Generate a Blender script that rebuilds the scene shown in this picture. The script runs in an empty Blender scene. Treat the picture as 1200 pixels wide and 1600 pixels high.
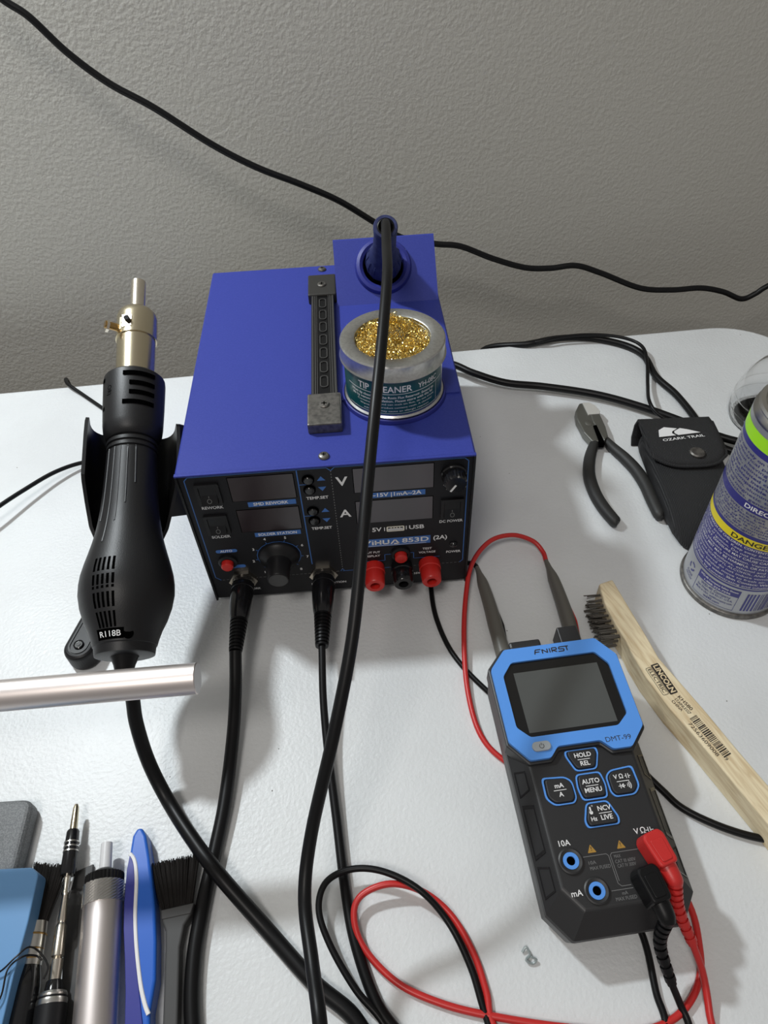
import bpy, bmesh, math, random
from mathutils import Vector, Matrix
random.seed(7)
PI = math.pi
SC = 0.01                                   # everything below is written in centimetres
C = bpy.context.scene.collection

# ------------------------------------------------------------------ camera
CAM = Vector((11.917, -32.685, 43.848))
RR = Vector((0.996929, -0.070231, -0.034648))    # camera right
RD = Vector((-0.074951, -0.727432, -0.682074))   # camera down
RF = Vector((0.022698, 0.682576, -0.730462))     # camera forward
FPX = 1105.0
cam = bpy.data.cameras.new('camera'); camo = bpy.data.objects.new('camera', cam); C.objects.link(camo)
cam.sensor_fit = 'VERTICAL'; cam.sensor_height = 36.0; cam.lens = FPX / 1600 * 36
cam.clip_start = 0.01; cam.clip_end = 50
m3 = Matrix((RR, -RD, -RF)).transposed()
camo.matrix_world = Matrix.Translation(CAM * SC) @ m3.to_4x4()
bpy.context.scene.camera = camo

# ------------------------------------------------------------------ light
sc = bpy.context.scene
sc.view_settings.view_transform = 'Standard'
sc.view_settings.look = 'None'
sc.view_settings.gamma = 1
sc.view_settings.use_curve_mapping = False
sc.view_settings.exposure = 0.0
w = bpy.data.worlds.new('room_air'); sc.world = w; w.use_nodes = True
w.node_tree.nodes['Background'].inputs[0].default_value = (1.0, 0.96, 0.93, 1)
w.node_tree.nodes['Background'].inputs[1].default_value = 0.25

def lamp(name, loc, target, size, power, color):
    l = bpy.data.lights.new(name, 'AREA'); l.shape = 'DISK'; l.size = size * SC; l.energy = power; l.color = color
    o = bpy.data.objects.new(name, l); C.objects.link(o)
    o.location = Vector(loc) * SC
    d = Vector(target) - Vector(loc)
    o.rotation_euler = d.to_track_quat('-Z', 'Y').to_euler()
    return o
lamp('desk_lamp_light', (-40, 34, 87), (0, -2, 0), 7, 7.7, (0.90, 0.965, 1.0))
lamp('ceiling_light', (-30, -100, 200), (10, 10, 0), 52, 13.5, (1.0, 0.95, 0.90))

def at(px, py, z=0.0):                      # the point of height z seen at a pixel of the photo
    d = RR * ((px - 600) / FPX) + RD * ((py - 800) / FPX) + RF
    return CAM + d * ((z - CAM.z) / d.z)
def aty(px, py, y):                         # the point of depth y seen at a pixel of the photo
    d = RR * ((px - 600) / FPX) + RD * ((py - 800) / FPX) + RF
    return CAM + d * ((y - CAM.y) / d.y)

# ------------------------------------------------------------------ materials
def mat(name, col, rough=0.5, metal=0.0, bump=None, vary=None, trans=0, coat=0, aniso=0, spec=0.5):
    m = bpy.data.materials.new(name); m.use_nodes = True
    nt = m.node_tree; b = nt.nodes['Principled BSDF']
    b.inputs['Base Color'].default_value = (*col, 1); b.inputs['Roughness'].default_value = rough
    b.inputs['Metallic'].default_value = metal
    b.inputs['Specular IOR Level'].default_value = spec
    if trans: b.inputs['Transmission Weight'].default_value = trans
    if coat: b.inputs['Coat Weight'].default_value = coat
    if aniso: b.inputs['Anisotropic'].default_value = aniso
    tc = nt.nodes.new('ShaderNodeTexCoord')
    if vary:                                # (scale, second colour, low, high)
        n = nt.nodes.new('ShaderNodeTexNoise'); n.inputs['Scale'].default_value = vary[0]; n.inputs['Detail'].default_value = 4
        nt.links.new(tc.outputs['Object'], n.inputs['Vector'])
        r = nt.nodes.new('ShaderNodeValToRGB'); r.color_ramp.elements[0].color = (*col, 1); r.color_ramp.elements[1].color = (*vary[1], 1)
        r.color_ramp.elements[0].position = vary[2]; r.color_ramp.elements[1].position = vary[3]
        nt.links.new(n.outputs['Fac'], r.inputs['Fac']); nt.links.new(r.outputs['Color'], b.inputs['Base Color'])
    if bump:                                # (scale, strength, distance, detail)
        n = nt.nodes.new('ShaderNodeTexNoise'); n.inputs['Scale'].default_value = bump[0]; n.inputs['Detail'].default_value = bump[3] if len(bump) > 3 else 2
        nt.links.new(tc.outputs['Object'], n.inputs['Vector'])
        bp = nt.nodes.new('ShaderNodeBump'); bp.inputs['Strength'].default_value = bump[1]; bp.inputs['Distance'].default_value = bump[2]
        nt.links.new(n.outputs['Fac'], bp.inputs['Height']); nt.links.new(bp.outputs['Normal'], b.inputs['Normal'])
    return m

M = {}
M['wall'] = mat('painted_wall', (0.50, 0.492, 0.448), 0.75, bump=(290, 0.55, 0.0012, 3))
M['floor'] = mat('carpet', (0.20, 0.18, 0.16), 0.95, bump=(400, 0.6, 0.003))
M['blue'] = mat('blue_powder_coat', (0.034, 0.048, 0.27), 0.5, bump=(1800, 0.12, 0.0003), vary=(900, (0.041, 0.056, 0.30), 0.4, 0.75), spec=.18)
M['blue_plastic'] = mat('blue_plastic', (0.026, 0.033, 0.22), 0.45, spec=.35)
M['navy_rubber'] = mat('navy_rubber', (0.016, 0.022, 0.085), 0.6, vary=(160, (0.04, 0.055, 0.15), 0.45, 0.8), spec=.3)
M['panel'] = mat('black_panel', (0.008, 0.008, 0.010), 0.5, bump=(1500, 0.1, 0.0002), spec=.25)
M['black'] = mat('black_plastic', (0.008, 0.008, 0.009), 0.42, bump=(2500, 0.12, 0.0002), spec=.3)
M['gunblack'] = mat('matt_black_plastic', (0.007, 0.007, 0.008), 0.44, bump=(1600, 0.22, 0.0003), spec=.4)
M['gloss'] = mat('gloss_black_plastic', (0.008, 0.008, 0.009), 0.15)
M['rubber'] = mat('black_rubber', (0.004, 0.004, 0.0045), 0.40, spec=.25)
M['hole'] = mat('dark_opening', (0.001, 0.001, 0.001), 0.9, spec=0)
M['window'] = mat('smoked_window', (0.075, 0.068, 0.076), 0.3)
M['windowdark'] = mat('dark_smoked_window', (0.026, 0.018, 0.021), 0.2)
M['white'] = mat('white_print', (0.75, 0.75, 0.75), 0.6)
M['dimprint'] = mat('grey_print', (0.16, 0.16, 0.16), 0.6)
M['bluep'] = mat('blue_print', (0.04, 0.14, 0.42), 0.6)
M['red'] = mat('red_plastic', (0.55, 0.02, 0.015), 0.35)
M['redw'] = mat('red_rubber', (0.52, 0.022, 0.02), 0.38)
M['steel'] = mat('steel', (0.62, 0.61, 0.58), 0.28, 1.0)
M['nickel'] = mat('nickel', (0.72, 0.66, 0.56), 0.25, 1.0)
M['capmetal'] = mat('worn_dark_metal', (0.19, 0.18, 0.165), 0.42, 0.8, vary=(300, (0.10, 0.095, 0.09), 0.4, 0.7))
M['capdark'] = mat('dark_cap_metal', (0.05, 0.048, 0.045), 0.45, .5)
M['ribgrey'] = mat('grey_rubber', (0.032, 0.031, 0.030), .5)
M['brassteel'] = mat('warm_brushed_steel', (0.62, 0.55, 0.40), 0.24, 1.0, bump=(900, 0.05, 0.0002))
M['bronze'] = mat('bronze', (0.45, 0.28, 0.10), 0.3, 1.0)
M['tin'] = mat('tinplate', (0.60, 0.60, 0.58), 0.33, 1.0, vary=(500, (0.5, 0.5, 0.48), 0.4, 0.7))
M['teal'] = mat('teal_label', (0.006, 0.07, 0.075), 0.3)
M['gold'] = mat('brass_shavings', (0.95, 0.74, 0.26), 0.24, 1.0)
M['meterblack'] = mat('meter_black', (0.017, 0.017, 0.018), 0.45, spec=.5, bump=(2000, 0.12, 0.0002))
M['meterside'] = mat('meter_side_rubber', (0.045, 0.045, 0.047), 0.6)
M['sky'] = mat('light_blue_plastic', (0.095, 0.30, 0.78), 0.38)
M['glass'] = mat('black_glass', (0.008, 0.008, 0.008), 0.12)
M['lcd'] = mat('grey_lcd', (0.080, 0.084, 0.081), 0.25)
M['greybtn'] = mat('grey_button', (0.33, 0.36, 0.38), 0.5)
M['yellow'] = mat('amber_print', (0.36, 0.20, 0.03), 0.6)
M['probe'] = mat('grey_probe', (0.115, 0.11, 0.095), 0.42)
M['alu'] = mat('satin_aluminium', (0.74, 0.68, 0.655), 0.42, 1.0)
M['fabric'] = mat('black_nylon', (0.012, 0.012, 0.013), 0.7)
M['clear'] = mat('clear_plastic', (1, 1, 1), 0.04, trans=1.0)
M['clear'].node_tree.nodes['Principled BSDF'].inputs['IOR'].default_value = 1.25
M['darkbristle'] = mat('black_bristle', (0.012, 0.010, 0.009), 0.6)
M['wirebristle'] = mat('dull_steel_wire', (0.13, 0.12, 0.105), 0.5, 0.7)
M['brushgrey'] = mat('charcoal_plastic', (0.045, 0.045, 0.045), 0.55)
M['tbblue'] = mat('bright_blue_plastic', (0.012, 0.11, 0.52), 0.36)
M['tbnavy'] = mat('violet_blue_rubber', (0.024, 0.030, 0.25), 0.4)
M['slabblue'] = mat('sky_blue_plastic', (0.12, 0.28, 0.52), 0.35)
M['slabgrey'] = mat('speckled_grey_plastic', (0.085, 0.09, 0.093), 0.5, vary=(1500, (0.16, 0.165, 0.17), 0.45, 0.6))
M['milky'] = mat('milky_plastic', (0.62, 0.62, 0.63), 0.3)
M['navyink'] = mat('navy_ink', (0.030, 0.030, 0.20), 0.3)
M['green'] = mat('lime_ink', (0.35, 0.75, 0.02), 0.35)
M['yel'] = mat('yellow_ink', (0.80, 0.66, 0.02), 0.35)
M['silverp'] = mat('silver_paint', (0.40, 0.41, 0.43), 0.32, 0.6)
M['ink'] = mat('black_ink', (0.02, 0.015, 0.012), 0.6)
M['cardgrey'] = mat('plier_steel', (0.22, 0.22, 0.20), 0.42, 0.9)

def wood():
    m = bpy.data.materials.new('pale_wood'); m.use_nodes = True; nt = m.node_tree; b = nt.nodes['Principled BSDF']
    tc = nt.nodes.new('ShaderNodeTexCoord'); mp = nt.nodes.new('ShaderNodeMapping')
    mp.inputs['Scale'].default_value = (14, 1.6, 14); nt.links.new(tc.outputs['Object'], mp.inputs['Vector'])
    n = nt.nodes.new('ShaderNodeTexNoise'); n.inputs['Scale'].default_value = 26; n.inputs['Detail'].default_value = 5; n.inputs['Distortion'].default_value = .6
    nt.links.new(mp.outputs['Vector'], n.inputs['Vector'])
    r = nt.nodes.new('ShaderNodeValToRGB')
    r.color_ramp.elements[0].color = (0.60, 0.46, 0.27, 1); r.color_ramp.elements[0].position = .32
    r.color_ramp.elements[1].color = (0.80, 0.69, 0.47, 1); r.color_ramp.elements[1].position = .6
    nt.links.new(n.outputs['Fac'], r.inputs['Fac']); nt.links.new(r.outputs['Color'], b.inputs['Base Color'])
    b.inputs['Roughness'].default_value = 0.6
    return m
M['wood'] = wood(); M['woodpale'] = mat('bare_wood', (0.72, 0.58, 0.36), .6)

def tabletop_mat():
    m = bpy.data.materials.new('pebbled_white_plastic'); m.use_nodes = True; nt = m.node_tree; b = nt.nodes['Principled BSDF']
    tc = nt.nodes.new('ShaderNodeTexCoord')
    # fine dirt specks
    v = nt.nodes.new('ShaderNodeTexVoronoi'); v.inputs['Scale'].default_value = 60; v.inputs['Randomness'].default_value = 1
    nt.links.new(tc.outputs['Object'], v.inputs['Vector'])
    lt = nt.nodes.new('ShaderNodeMath'); lt.operation = 'LESS_THAN'; lt.inputs[1].default_value = 0.03
    nt.links.new(v.outputs['Distance'], lt.inputs[0])
    sp = nt.nodes.new('ShaderNodeSeparateColor'); nt.links.new(v.outputs['Color'], sp.inputs['Color'])
    g = nt.nodes.new('ShaderNodeMath'); g.operation = 'GREATER_THAN'; g.inputs[1].default_value = 0.72
    nt.links.new(sp.outputs['Red'], g.inputs[0])
    mu = nt.nodes.new('ShaderNodeMath'); mu.operation = 'MULTIPLY'; nt.links.new(lt.outputs[0], mu.inputs[0]); nt.links.new(g.outputs[0], mu.inputs[1])
    # faint grime
    n2 = nt.nodes.new('ShaderNodeTexNoise'); n2.inputs['Scale'].default_value = 9; n2.inputs['Detail'].default_value = 6
    nt.links.new(tc.outputs['Object'], n2.inputs['Vector'])
    r = nt.nodes.new('ShaderNodeValToRGB')
    r.color_ramp.elements[0].color = (0.63, 0.645, 0.65, 1); r.color_ramp.elements[0].position = .35
    r.color_ramp.elements[1].color = (0.69, 0.71, 0.715, 1); r.color_ramp.elements[1].position = .6
    nt.links.new(n2.outputs['Fac'], r.inputs['Fac'])
    mx = nt.nodes.new('ShaderNodeMix'); mx.data_type = 'RGBA'; mx.inputs[7].default_value = (0.12, 0.11, 0.10, 1)
    nt.links.new(mu.outputs[0], mx.inputs[0]); nt.links.new(r.outputs['Color'], mx.inputs[6]); nt.links.new(mx.outputs[2], b.inputs['Base Color'])
    b.inputs['Roughness'].default_value = 0.42
    n = nt.nodes.new('ShaderNodeTexNoise'); n.inputs['Scale'].default_value = 420; n.inputs['Detail'].default_value = 2
    nt.links.new(tc.outputs['Object'], n.inputs['Vector'])
    bp = nt.nodes.new('ShaderNodeBump'); bp.inputs['Strength'].default_value = 0.42; bp.inputs['Distance'].default_value = 0.0008
    nt.links.new(n.outputs['Fac'], bp.inputs['Height']); nt.links.new(bp.outputs['Normal'], b.inputs['Normal'])
    return m
M['table'] = tabletop_mat()

def weave():
    m = M['fabric']; nt = m.node_tree; b = nt.nodes['Principled BSDF']
    tc = nt.nodes.new('ShaderNodeTexCoord')
    wv = nt.nodes.new('ShaderNodeTexWave'); wv.inputs['Scale'].default_value = 260; wv.inputs['Distortion'].default_value = 0.3
    nt.links.new(tc.outputs['Object'], wv.inputs['Vector'])
    bp = nt.nodes.new('ShaderNodeBump'); bp.inputs['Strength'].default_value = .8; bp.inputs['Distance'].default_value = .0006
    nt.links.new(wv.outputs['Fac'], bp.inputs['Height']); nt.links.new(bp.outputs['Normal'], b.inputs['Normal'])
weave()

# ------------------------------------------------------------------ mesh helpers
def spline(pts, sub=8):
    pts = [Vector(p) for p in pts]
    if len(pts) < 3 or sub <= 1: return pts
    out = []
    P = [pts[0] * 2 - pts[1]] + pts + [pts[-1] * 2 - pts[-2]]
    for i in range(1, len(P) - 2):
        p0, p1, p2, p3 = P[i - 1:i + 3]
        for k in range(sub):
            t = k / sub
            out.append(0.5 * ((2 * p1) + (p2 - p0) * t + (2 * p0 - 5 * p1 + 4 * p2 - p3) * t * t + (3 * p1 - p0 - 3 * p2 + p3) * t ** 3))
    out.append(pts[-1])
    return out

class MB:
    def __init__(s, m=None): s.v = []; s.f = []; s.m = m or Matrix()
    def add(s, vs, fs, m=None):
        o = len(s.v); mm = s.m @ m if m is not None else s.m
        s.v += [mm @ Vector(v) for v in vs]; s.f += [[i + o for i in f] for f in fs]
        return s
    def box(s, x0, x1, y0, y1, z0, z1, m=None):
        vs = [(x, y, z) for x in (x0, x1) for y in (y0, y1) for z in (z0, z1)]
        return s.add(vs, [(0, 1, 3, 2), (4, 6, 7, 5), (0, 4, 5, 1), (2, 3, 7, 6), (0, 2, 6, 4), (1, 5, 7, 3)], m)
    def prism(s, poly, z0, z1, m=None, top=None):
        n = len(poly); top = top or poly
        vs = [(p[0], p[1], z0) for p in poly] + [(p[0], p[1], z1) for p in top]
        fs = [list(range(n))[::-1], list(range(n, 2 * n))] + [(i, (i + 1) % n, n + (i + 1) % n, n + i) for i in range(n)]
        return s.add(vs, fs, m)
    def loft(s, rings, closed=True, cap=True, m=None):
        n = len(rings[0]); vs = [v for r in rings for v in r]; fs = []
        for k in range(len(rings) - 1):
            for i in range(n if closed else n - 1):
                j = (i + 1) % n
                fs.append((k * n + i, k * n + j, (k + 1) * n + j, (k + 1) * n + i))
        if cap: fs += [list(range(n))[::-1], [(len(rings) - 1) * n + i for i in range(n)]]
        return s.add(vs, fs, m)
    def lathe(s, prof, seg=32, m=None, cap=True):
        rings = [[(r * math.cos(2 * PI * i / seg), r * math.sin(2 * PI * i / seg), z) for i in range(seg)] for r, z in prof]
        return s.loft(rings, True, cap, m)
    def cyl(s, r, z0, z1, seg=24, m=None, r2=None): return s.lathe([(r, z0), (r2 if r2 is not None else r, z1)], seg, m)
    def tube(s, pts, r, seg=12, sub=8, cap=True, m=None, flat=1.0):
        P = spline(pts, sub); n = len(P)
        if not hasattr(r, '__len__'): R = [r] * n
        else:
            R = []
            for i in range(n):
                t = i / (n - 1) * (len(r) - 1); a = min(int(t), len(r) - 2); R.append(r[a] + (r[a + 1] - r[a]) * (t - a))
        rings = []; T0 = (P[1] - P[0]).normalized()
        N = T0.cross(Vector((0, 0, 1)))
        if N.length < 1e-3: N = T0.cross(Vector((1, 0, 0)))
        N.normalize()
        for i in range(n):
            T = (P[min(i + 1, n - 1)] - P[max(i - 1, 0)]).normalized()
            N = (N - T * N.dot(T)).normalized(); B = T.cross(N)
            rings.append([P[i] + N * (R[i] * math.cos(2 * PI * k / seg)) + B * (R[i] * flat * math.sin(2 * PI * k / seg)) for k in range(seg)])
        return s.loft(rings, True, cap, m)
    def torus(s, R, r, seg=40, rs=12, m=None, z=0):
        vs = []; fs = []
        for i in range(seg):
            a = 2 * PI * i / seg
            for k in range(rs):
                b = 2 * PI * k / rs; q = R + r * math.cos(b); vs.append((q * math.cos(a), q * math.sin(a), z + r * math.sin(b)))
        for i in range(seg):
            for k in range(rs):
                fs.append((i * rs + k, ((i + 1) % seg) * rs + k, ((i + 1) % seg) * rs + (k + 1) % rs, i * rs + (k + 1) % rs))
        return s.add(vs, fs, m)
    def build(s, name, material, parent=None, smooth=False, bevel=0, bseg=2, angle=35):
        inv = Matrix()
        if parent is not None: inv = MW[parent.name].inverted()
        me = bpy.data.meshes.new(name)
        me.from_pydata([tuple((inv @ v) * SC) for v in s.v], [], s.f)
        bm = bmesh.new(); bm.from_mesh(me); bmesh.ops.recalc_face_normals(bm, faces=bm.faces); bm.to_mesh(me); bm.free()
        me.materials.append(M[material] if isinstance(material, str) else material)
        o = bpy.data.objects.new(name, me); C.objects.link(o)
        if parent is not None: o.parent = parent; MW[o.name] = MW[parent.name]
        else: MW[o.name] = Matrix()
        if smooth:
            for p in me.polygons: p.use_smooth = True
            bm = bmesh.new(); bm.from_mesh(me)
            for e in bm.edges:
                if len(e.link_faces) == 2 and e.calc_face_angle(0) > math.radians(angle): e.smooth = False
            bm.to_mesh(me); bm.free()
        if bevel:
            b = o.modifiers.new('bevel', 'BEVEL'); b.width = bevel * SC; b.segments = bseg; b.limit_method = 'ANGLE'; b.angle_limit = math.radians(40)
            if hasattr(b, 'harden_normals'): b.harden_normals = False
        return o
MW = {}
def thing(name, label, cat, loc, rot=None, group=None):
    o = bpy.data.objects.new(name, None); C.objects.link(o); o.empty_display_size = .02
    loc = Vector(loc); mw = Matrix.Translation(loc)
    if rot is not None: mw = mw @ rot.to_4x4(); o.rotation_euler = rot.to_euler()
    o.location = loc * SC; MW[o.name] = mw
    o['label'] = label; o['category'] = cat
    if group: o['group'] = group
    return o
def solo(o, label, cat, group=None):          # a thing that is a single mesh
    o['label'] = label; o['category'] = cat
    if group: o['group'] = group
    return o
def basis(x, y, z, o): return Matrix(((x[0], y[0], z[0], o[0]), (x[1], y[1], z[1], o[1]), (x[2], y[2], z[2], o[2]), (0, 0, 0, 1)))
def frame(o, z, xhint=(1, 0, 0)):             # frame whose z axis points along z
    z = Vector(z).normalized(); x = Vector(xhint); x = (x - z * x.dot(z)).normalized(); y = z.cross(x)
    return basis(x, y, z, o)
def from_curve(cu):
    ob = bpy.data.objects.new('temporary', cu); C.objects.link(ob)
    dg = bpy.context.evaluated_depsgraph_get(); me = bpy.data.meshes.new_from_object(ob.evaluated_get(dg))
    vs = [tuple(v.co) for v in me.vertices]; fs = [tuple(p.vertices) for p in me.polygons]
    bpy.data.objects.remove(ob); bpy.data.curves.remove(cu); bpy.data.meshes.remove(me)
    return vs, fs
TC = {}
def text(s, size, bold=0.0, align='CENTER', width=None, space=1.0):
    key = (s, size, bold, align, width, space)
    if key not in TC:
        cu = bpy.data.curves.new('lettering', 'FONT'); cu.body = s; cu.size = size; cu.align_x = align; cu.align_y = 'CENTER'
        cu.offset = bold * size; cu.resolution_u = 3; cu.space_character = space
        vs, fs = from_curve(cu)
        if width and vs:
            xs = [v[0] for v in vs]; a, b = min(xs), max(xs); k = width / (b - a)
            c = {'CENTER': (a + b) / 2, 'LEFT': a, 'RIGHT': b}[align]
            vs = [((v[0] - c) * k, v[1], v[2]) for v in vs]
        TC[key] = (vs, fs)
    return TC[key]
def holed(outer, holes, z0, z1):
    cu = bpy.data.curves.new('outline', 'CURVE'); cu.dimensions = '2D'; cu.fill_mode = 'BOTH'; cu.extrude = (z1 - z0) / 2
    for poly in [outer] + holes:
        sp = cu.splines.new('POLY'); sp.points.add(len(poly) - 1); sp.use_cyclic_u = True
        for p, q in zip(sp.points, poly): p.co = (q[0], q[1], 0, 1)
    vs, fs = from_curve(cu)
    return [(v[0], v[1], v[2] + (z0 + z1) / 2) for v in vs], fs
def rrect(x0, x1, y0, y1, r, n=4):
    out = []
    for cx, cy, a in ((x1 - r, y1 - r, 0), (x0 + r, y1 - r, 90), (x0 + r, y0 + r, 180), (x1 - r, y0 + r, 270)):
        for k in range(n + 1):
            t = math.radians(a + 90 * k / n); out.append((cx + r * math.cos(t), cy + r * math.sin(t)))
    return out
def circ(cx, cy, r, n=24): return [(cx + r * math.cos(2 * PI * i / n), cy + r * math.sin(2 * PI * i / n)) for i in range(n)]
def roundpoly(poly, r, n=3):                  # polygon with rounded corners
    out = []; N = len(poly)
    for i in range(N):
        p = Vector(poly[i]); a = Vector(poly[i - 1]) - p; b = Vector(poly[(i + 1) % N]) - p
        k = min(r, a.length * .45, b.length * .45); p0 = p + a.normalized() * k; p1 = p + b.normalized() * k
        for j in range(n + 1):
            t = j / n; out.append(tuple(p0 * (1 - t) ** 2 + p * 2 * t * (1 - t) + p1 * t * t))
    return out
def offs(poly, k):                             # shrink/grow about centroid
    cx = sum(p[0] for p in poly) / len(poly); cy = sum(p[1] for p in poly) / len(poly)
    return [(cx + (p[0] - cx) * k, cy + (p[1] - cy) * k) for p in poly]

# ------------------------------------------------------------------ the room and the table
TA = math.radians(2.15)
def tab(x, y): return (x * math.cos(TA) - y * math.sin(TA), x * math.sin(TA) + y * math.cos(TA))
RT = Matrix.Rotation(TA, 4, 'Z')
o = MB(RT).box(-160, 200, 41.5, 53, -74, 170).build('wall_back', 'wall'); o['kind'] = 'structure'
o = MB(RT).box(-160, 200, -170, 53, -80, -74).build('floor', 'floor'); o['kind'] = 'structure'

t = thing('folding_table', 'white pebbled plastic folding table with a rounded corner, carrying all the tools', 'table', (0, 0, -74))
outline = rrect(-92, 59, -46, 30.4, 7.5, 12)
o = MB(RT).prism(outline, -4.4, 0).build('tabletop', 'table', t, True, bevel=.5, bseg=4)
for x in (-78, 45):
    for y in (-36, 20):
        MB(RT).tube([(x, y, -4.4), (x, y, -74)], 1.4, 16, 1).build('leg', 'steel', t, True)

# ------------------------------------------------------------------ soldering station
st = thing('soldering_station', 'blue metal rework and solder station with a black control panel and carry handle', 'soldering station', (9.5, 12.7, 0))
W, D, Z0, Z1 = 19.0, 25.4, 0.6, 13.62
prof = [(0, Z0), (0, Z1 - .12), (.12, Z1), (W - .12, Z1), (W, Z1 - .12), (W, Z0), (W - .12, Z0), (W - .12, Z1 - .2), (W - .2, Z1 - .12), (.2, Z1 - .12), (.12, Z1 - .2), (.12, Z0)]
MY = Matrix(((1, 0, 0, 0), (0, 0, 1, 0), (0, 1, 0, 0), (0, 0, 0, 1)))      # (x,y,z) -> (x,z,y): extrude along world y
MB(MY).prism(prof, .1, D).box(0, W, Z1 - .12, Z1, -.12, .11).build('case_cover', 'blue', st)
for x0, x1 in ((0, .14), (W - .14, W)): MB().box(x0, x1, -.12, .10, Z0, Z1 - .12).build('front_frame', 'black', st)
MB().box(.13, W - .13, .12, D - .1, Z0, Z1 - .13).build('chassis', 'panel', st)
mb = MB()
for x in (2, 17):
    for y in (2.5, 23): mb = MB(); mb.cyl(.8, 0, .62, 20, Matrix.Translation((x, y, 0))); mb.build('foot', 'rubber', st, True)
MB().box(.14, W - .14, .02, .13, Z0 + .25, Z1 - .16).build('front_panel', 'panel', st)
PM = Matrix(((1, 0, 0, 0), (0, 0, -1, 0.02), (0, 1, 0, 0), (0, 0, 0, 1)))   # panel frame: x right, y up, z out of the panel

def strips(mb, pts, wd, z=.008, dash=None):
    for i in range(len(pts) - 1):
        a = Vector((*pts[i], 0)); b = Vector((*pts[i + 1], 0)); d = b - a; L = d.length; d.normalize(); n = Vector((-d.y, d.x, 0)) * wd / 2
        seg = [(0, L)]
        if dash: k = int(L / dash[0]) + 1; seg = [(j * dash[0], min(L, j * dash[0] + dash[1])) for j in range(k) if j * dash[0] < L]
        for s0, s1 in seg:
            p, q = a + d * s0, a + d * s1
            mb.add([(*(p - n).xy, z), (*(q - n).xy, z), (*(q + n).xy, z), (*(p + n).xy, z)], [(0, 1, 2, 3)])
bl = MB(PM)
strips(bl, [(.45, 3.2), (.5, 13.05), (.75, 13.32), (9.5, 13.32), (9.75, 13.05)], .06)
strips(bl, [(.45, 3.2), (.8, 2.85)], .06)
strips(bl, [(9.75, 13.05), (10.0, 13.32), (18.3, 13.3), (18.56, 13.05), (18.62, 3.1), (18.4, 2.85)], .06)
strips(bl, [(7.6, 13.32), (7.6, 3.9)], .07)
strips(bl, [(7.6, 11.98), (8.3, 11.98)], .05); strips(bl, [(7.6, 9.02), (8.3, 9.02)], .05)
strips(bl, [(9.75, 2.85), (13.2, 2.85)], .05); strips(bl, [(9.6, 2.85), (9.75, 3.1), (9.9, 2.85)], .05)
strips(bl, [(12.9, 3.7), (12.9, 4.35), (13.4, 4.35)], .05); strips(bl, [(15.0, 3.7), (15.0, 4.35), (14.6, 4.35)], .05)
strips(bl, [(10.8, 3.7), (12.9, 3.7)], .04); strips(bl, [(15.0, 3.7), (16.9, 3.7)], .04)
for x, y, up in ((9.08, 12.42, 1), (9.08, 11.5, -1), (9.08, 9.48, 1), (9.08, 8.49, -1)):
    bl.add([(x - .27, y - .18 * up, .008), (x + .27, y - .18 * up, .008), (x, y + .2 * up, .008)], [(0, 1, 2)])
for x0, x1, y0, y1 in ((4.1, 7.25, 10.3, 10.75), (4.05, 7.2, 7.3, 7.72), (11.9, 15.8, 10.28, 10.76)): bl.add([(x0, y0, .008), (x1, y0, .008), (x1, y1, .008), (x0, y1, .008)], [(0, 1, 2, 3)])
bl.add([(11.2, 5.3, .008), (16.2, 5.3, .008), (16.2, 6.12, .008), (11.2, 6.12, .008)], [(0, 1, 2, 3)])
for cx, cy, wd in ((1.8, 6.05, .75), (2.15, 4.3, .7)): p = rrect(cx - wd, cx + wd, cy - .17, cy + .17, .16); bl.add([(a, b, .008) for a, b in p], [list(range(len(p)))])
for k in range(15):                                        # scale ring of the temperature dial
    a0, a1 = [math.radians(225 - 18 * (k + j)) for j in (0, 1)]
    strips(bl, [(5.38 + 1.55 * math.cos(a0), 5.15 + 1.5 * math.sin(a0)), (5.38 + 1.55 * math.cos(a1), 5.15 + 1.5 * math.sin(a1))], .045)
for a in (225, 190, 153, 116, 70, 33, -8, -45):
    a = math.radians(a); strips(bl, [(5.38 + 1.5 * math.cos(a), 5.15 + 1.48 * math.sin(a)), (5.38 + 1.72 * math.cos(a), 5.15 + 1.68 * math.sin(a))], .05)
bl.build('blue_panel_print', 'bluep', st)
wh = MB(PM); wl_ = MB(PM)
def wtxt(mb, s, x, y, size, width=None, bold=.02, z=.016, align='CENTER'):
    vs, fs = text(s, size, bold, align, width); mb.add([(a + x, b + y, z) for a, b, c in vs], fs)
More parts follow.
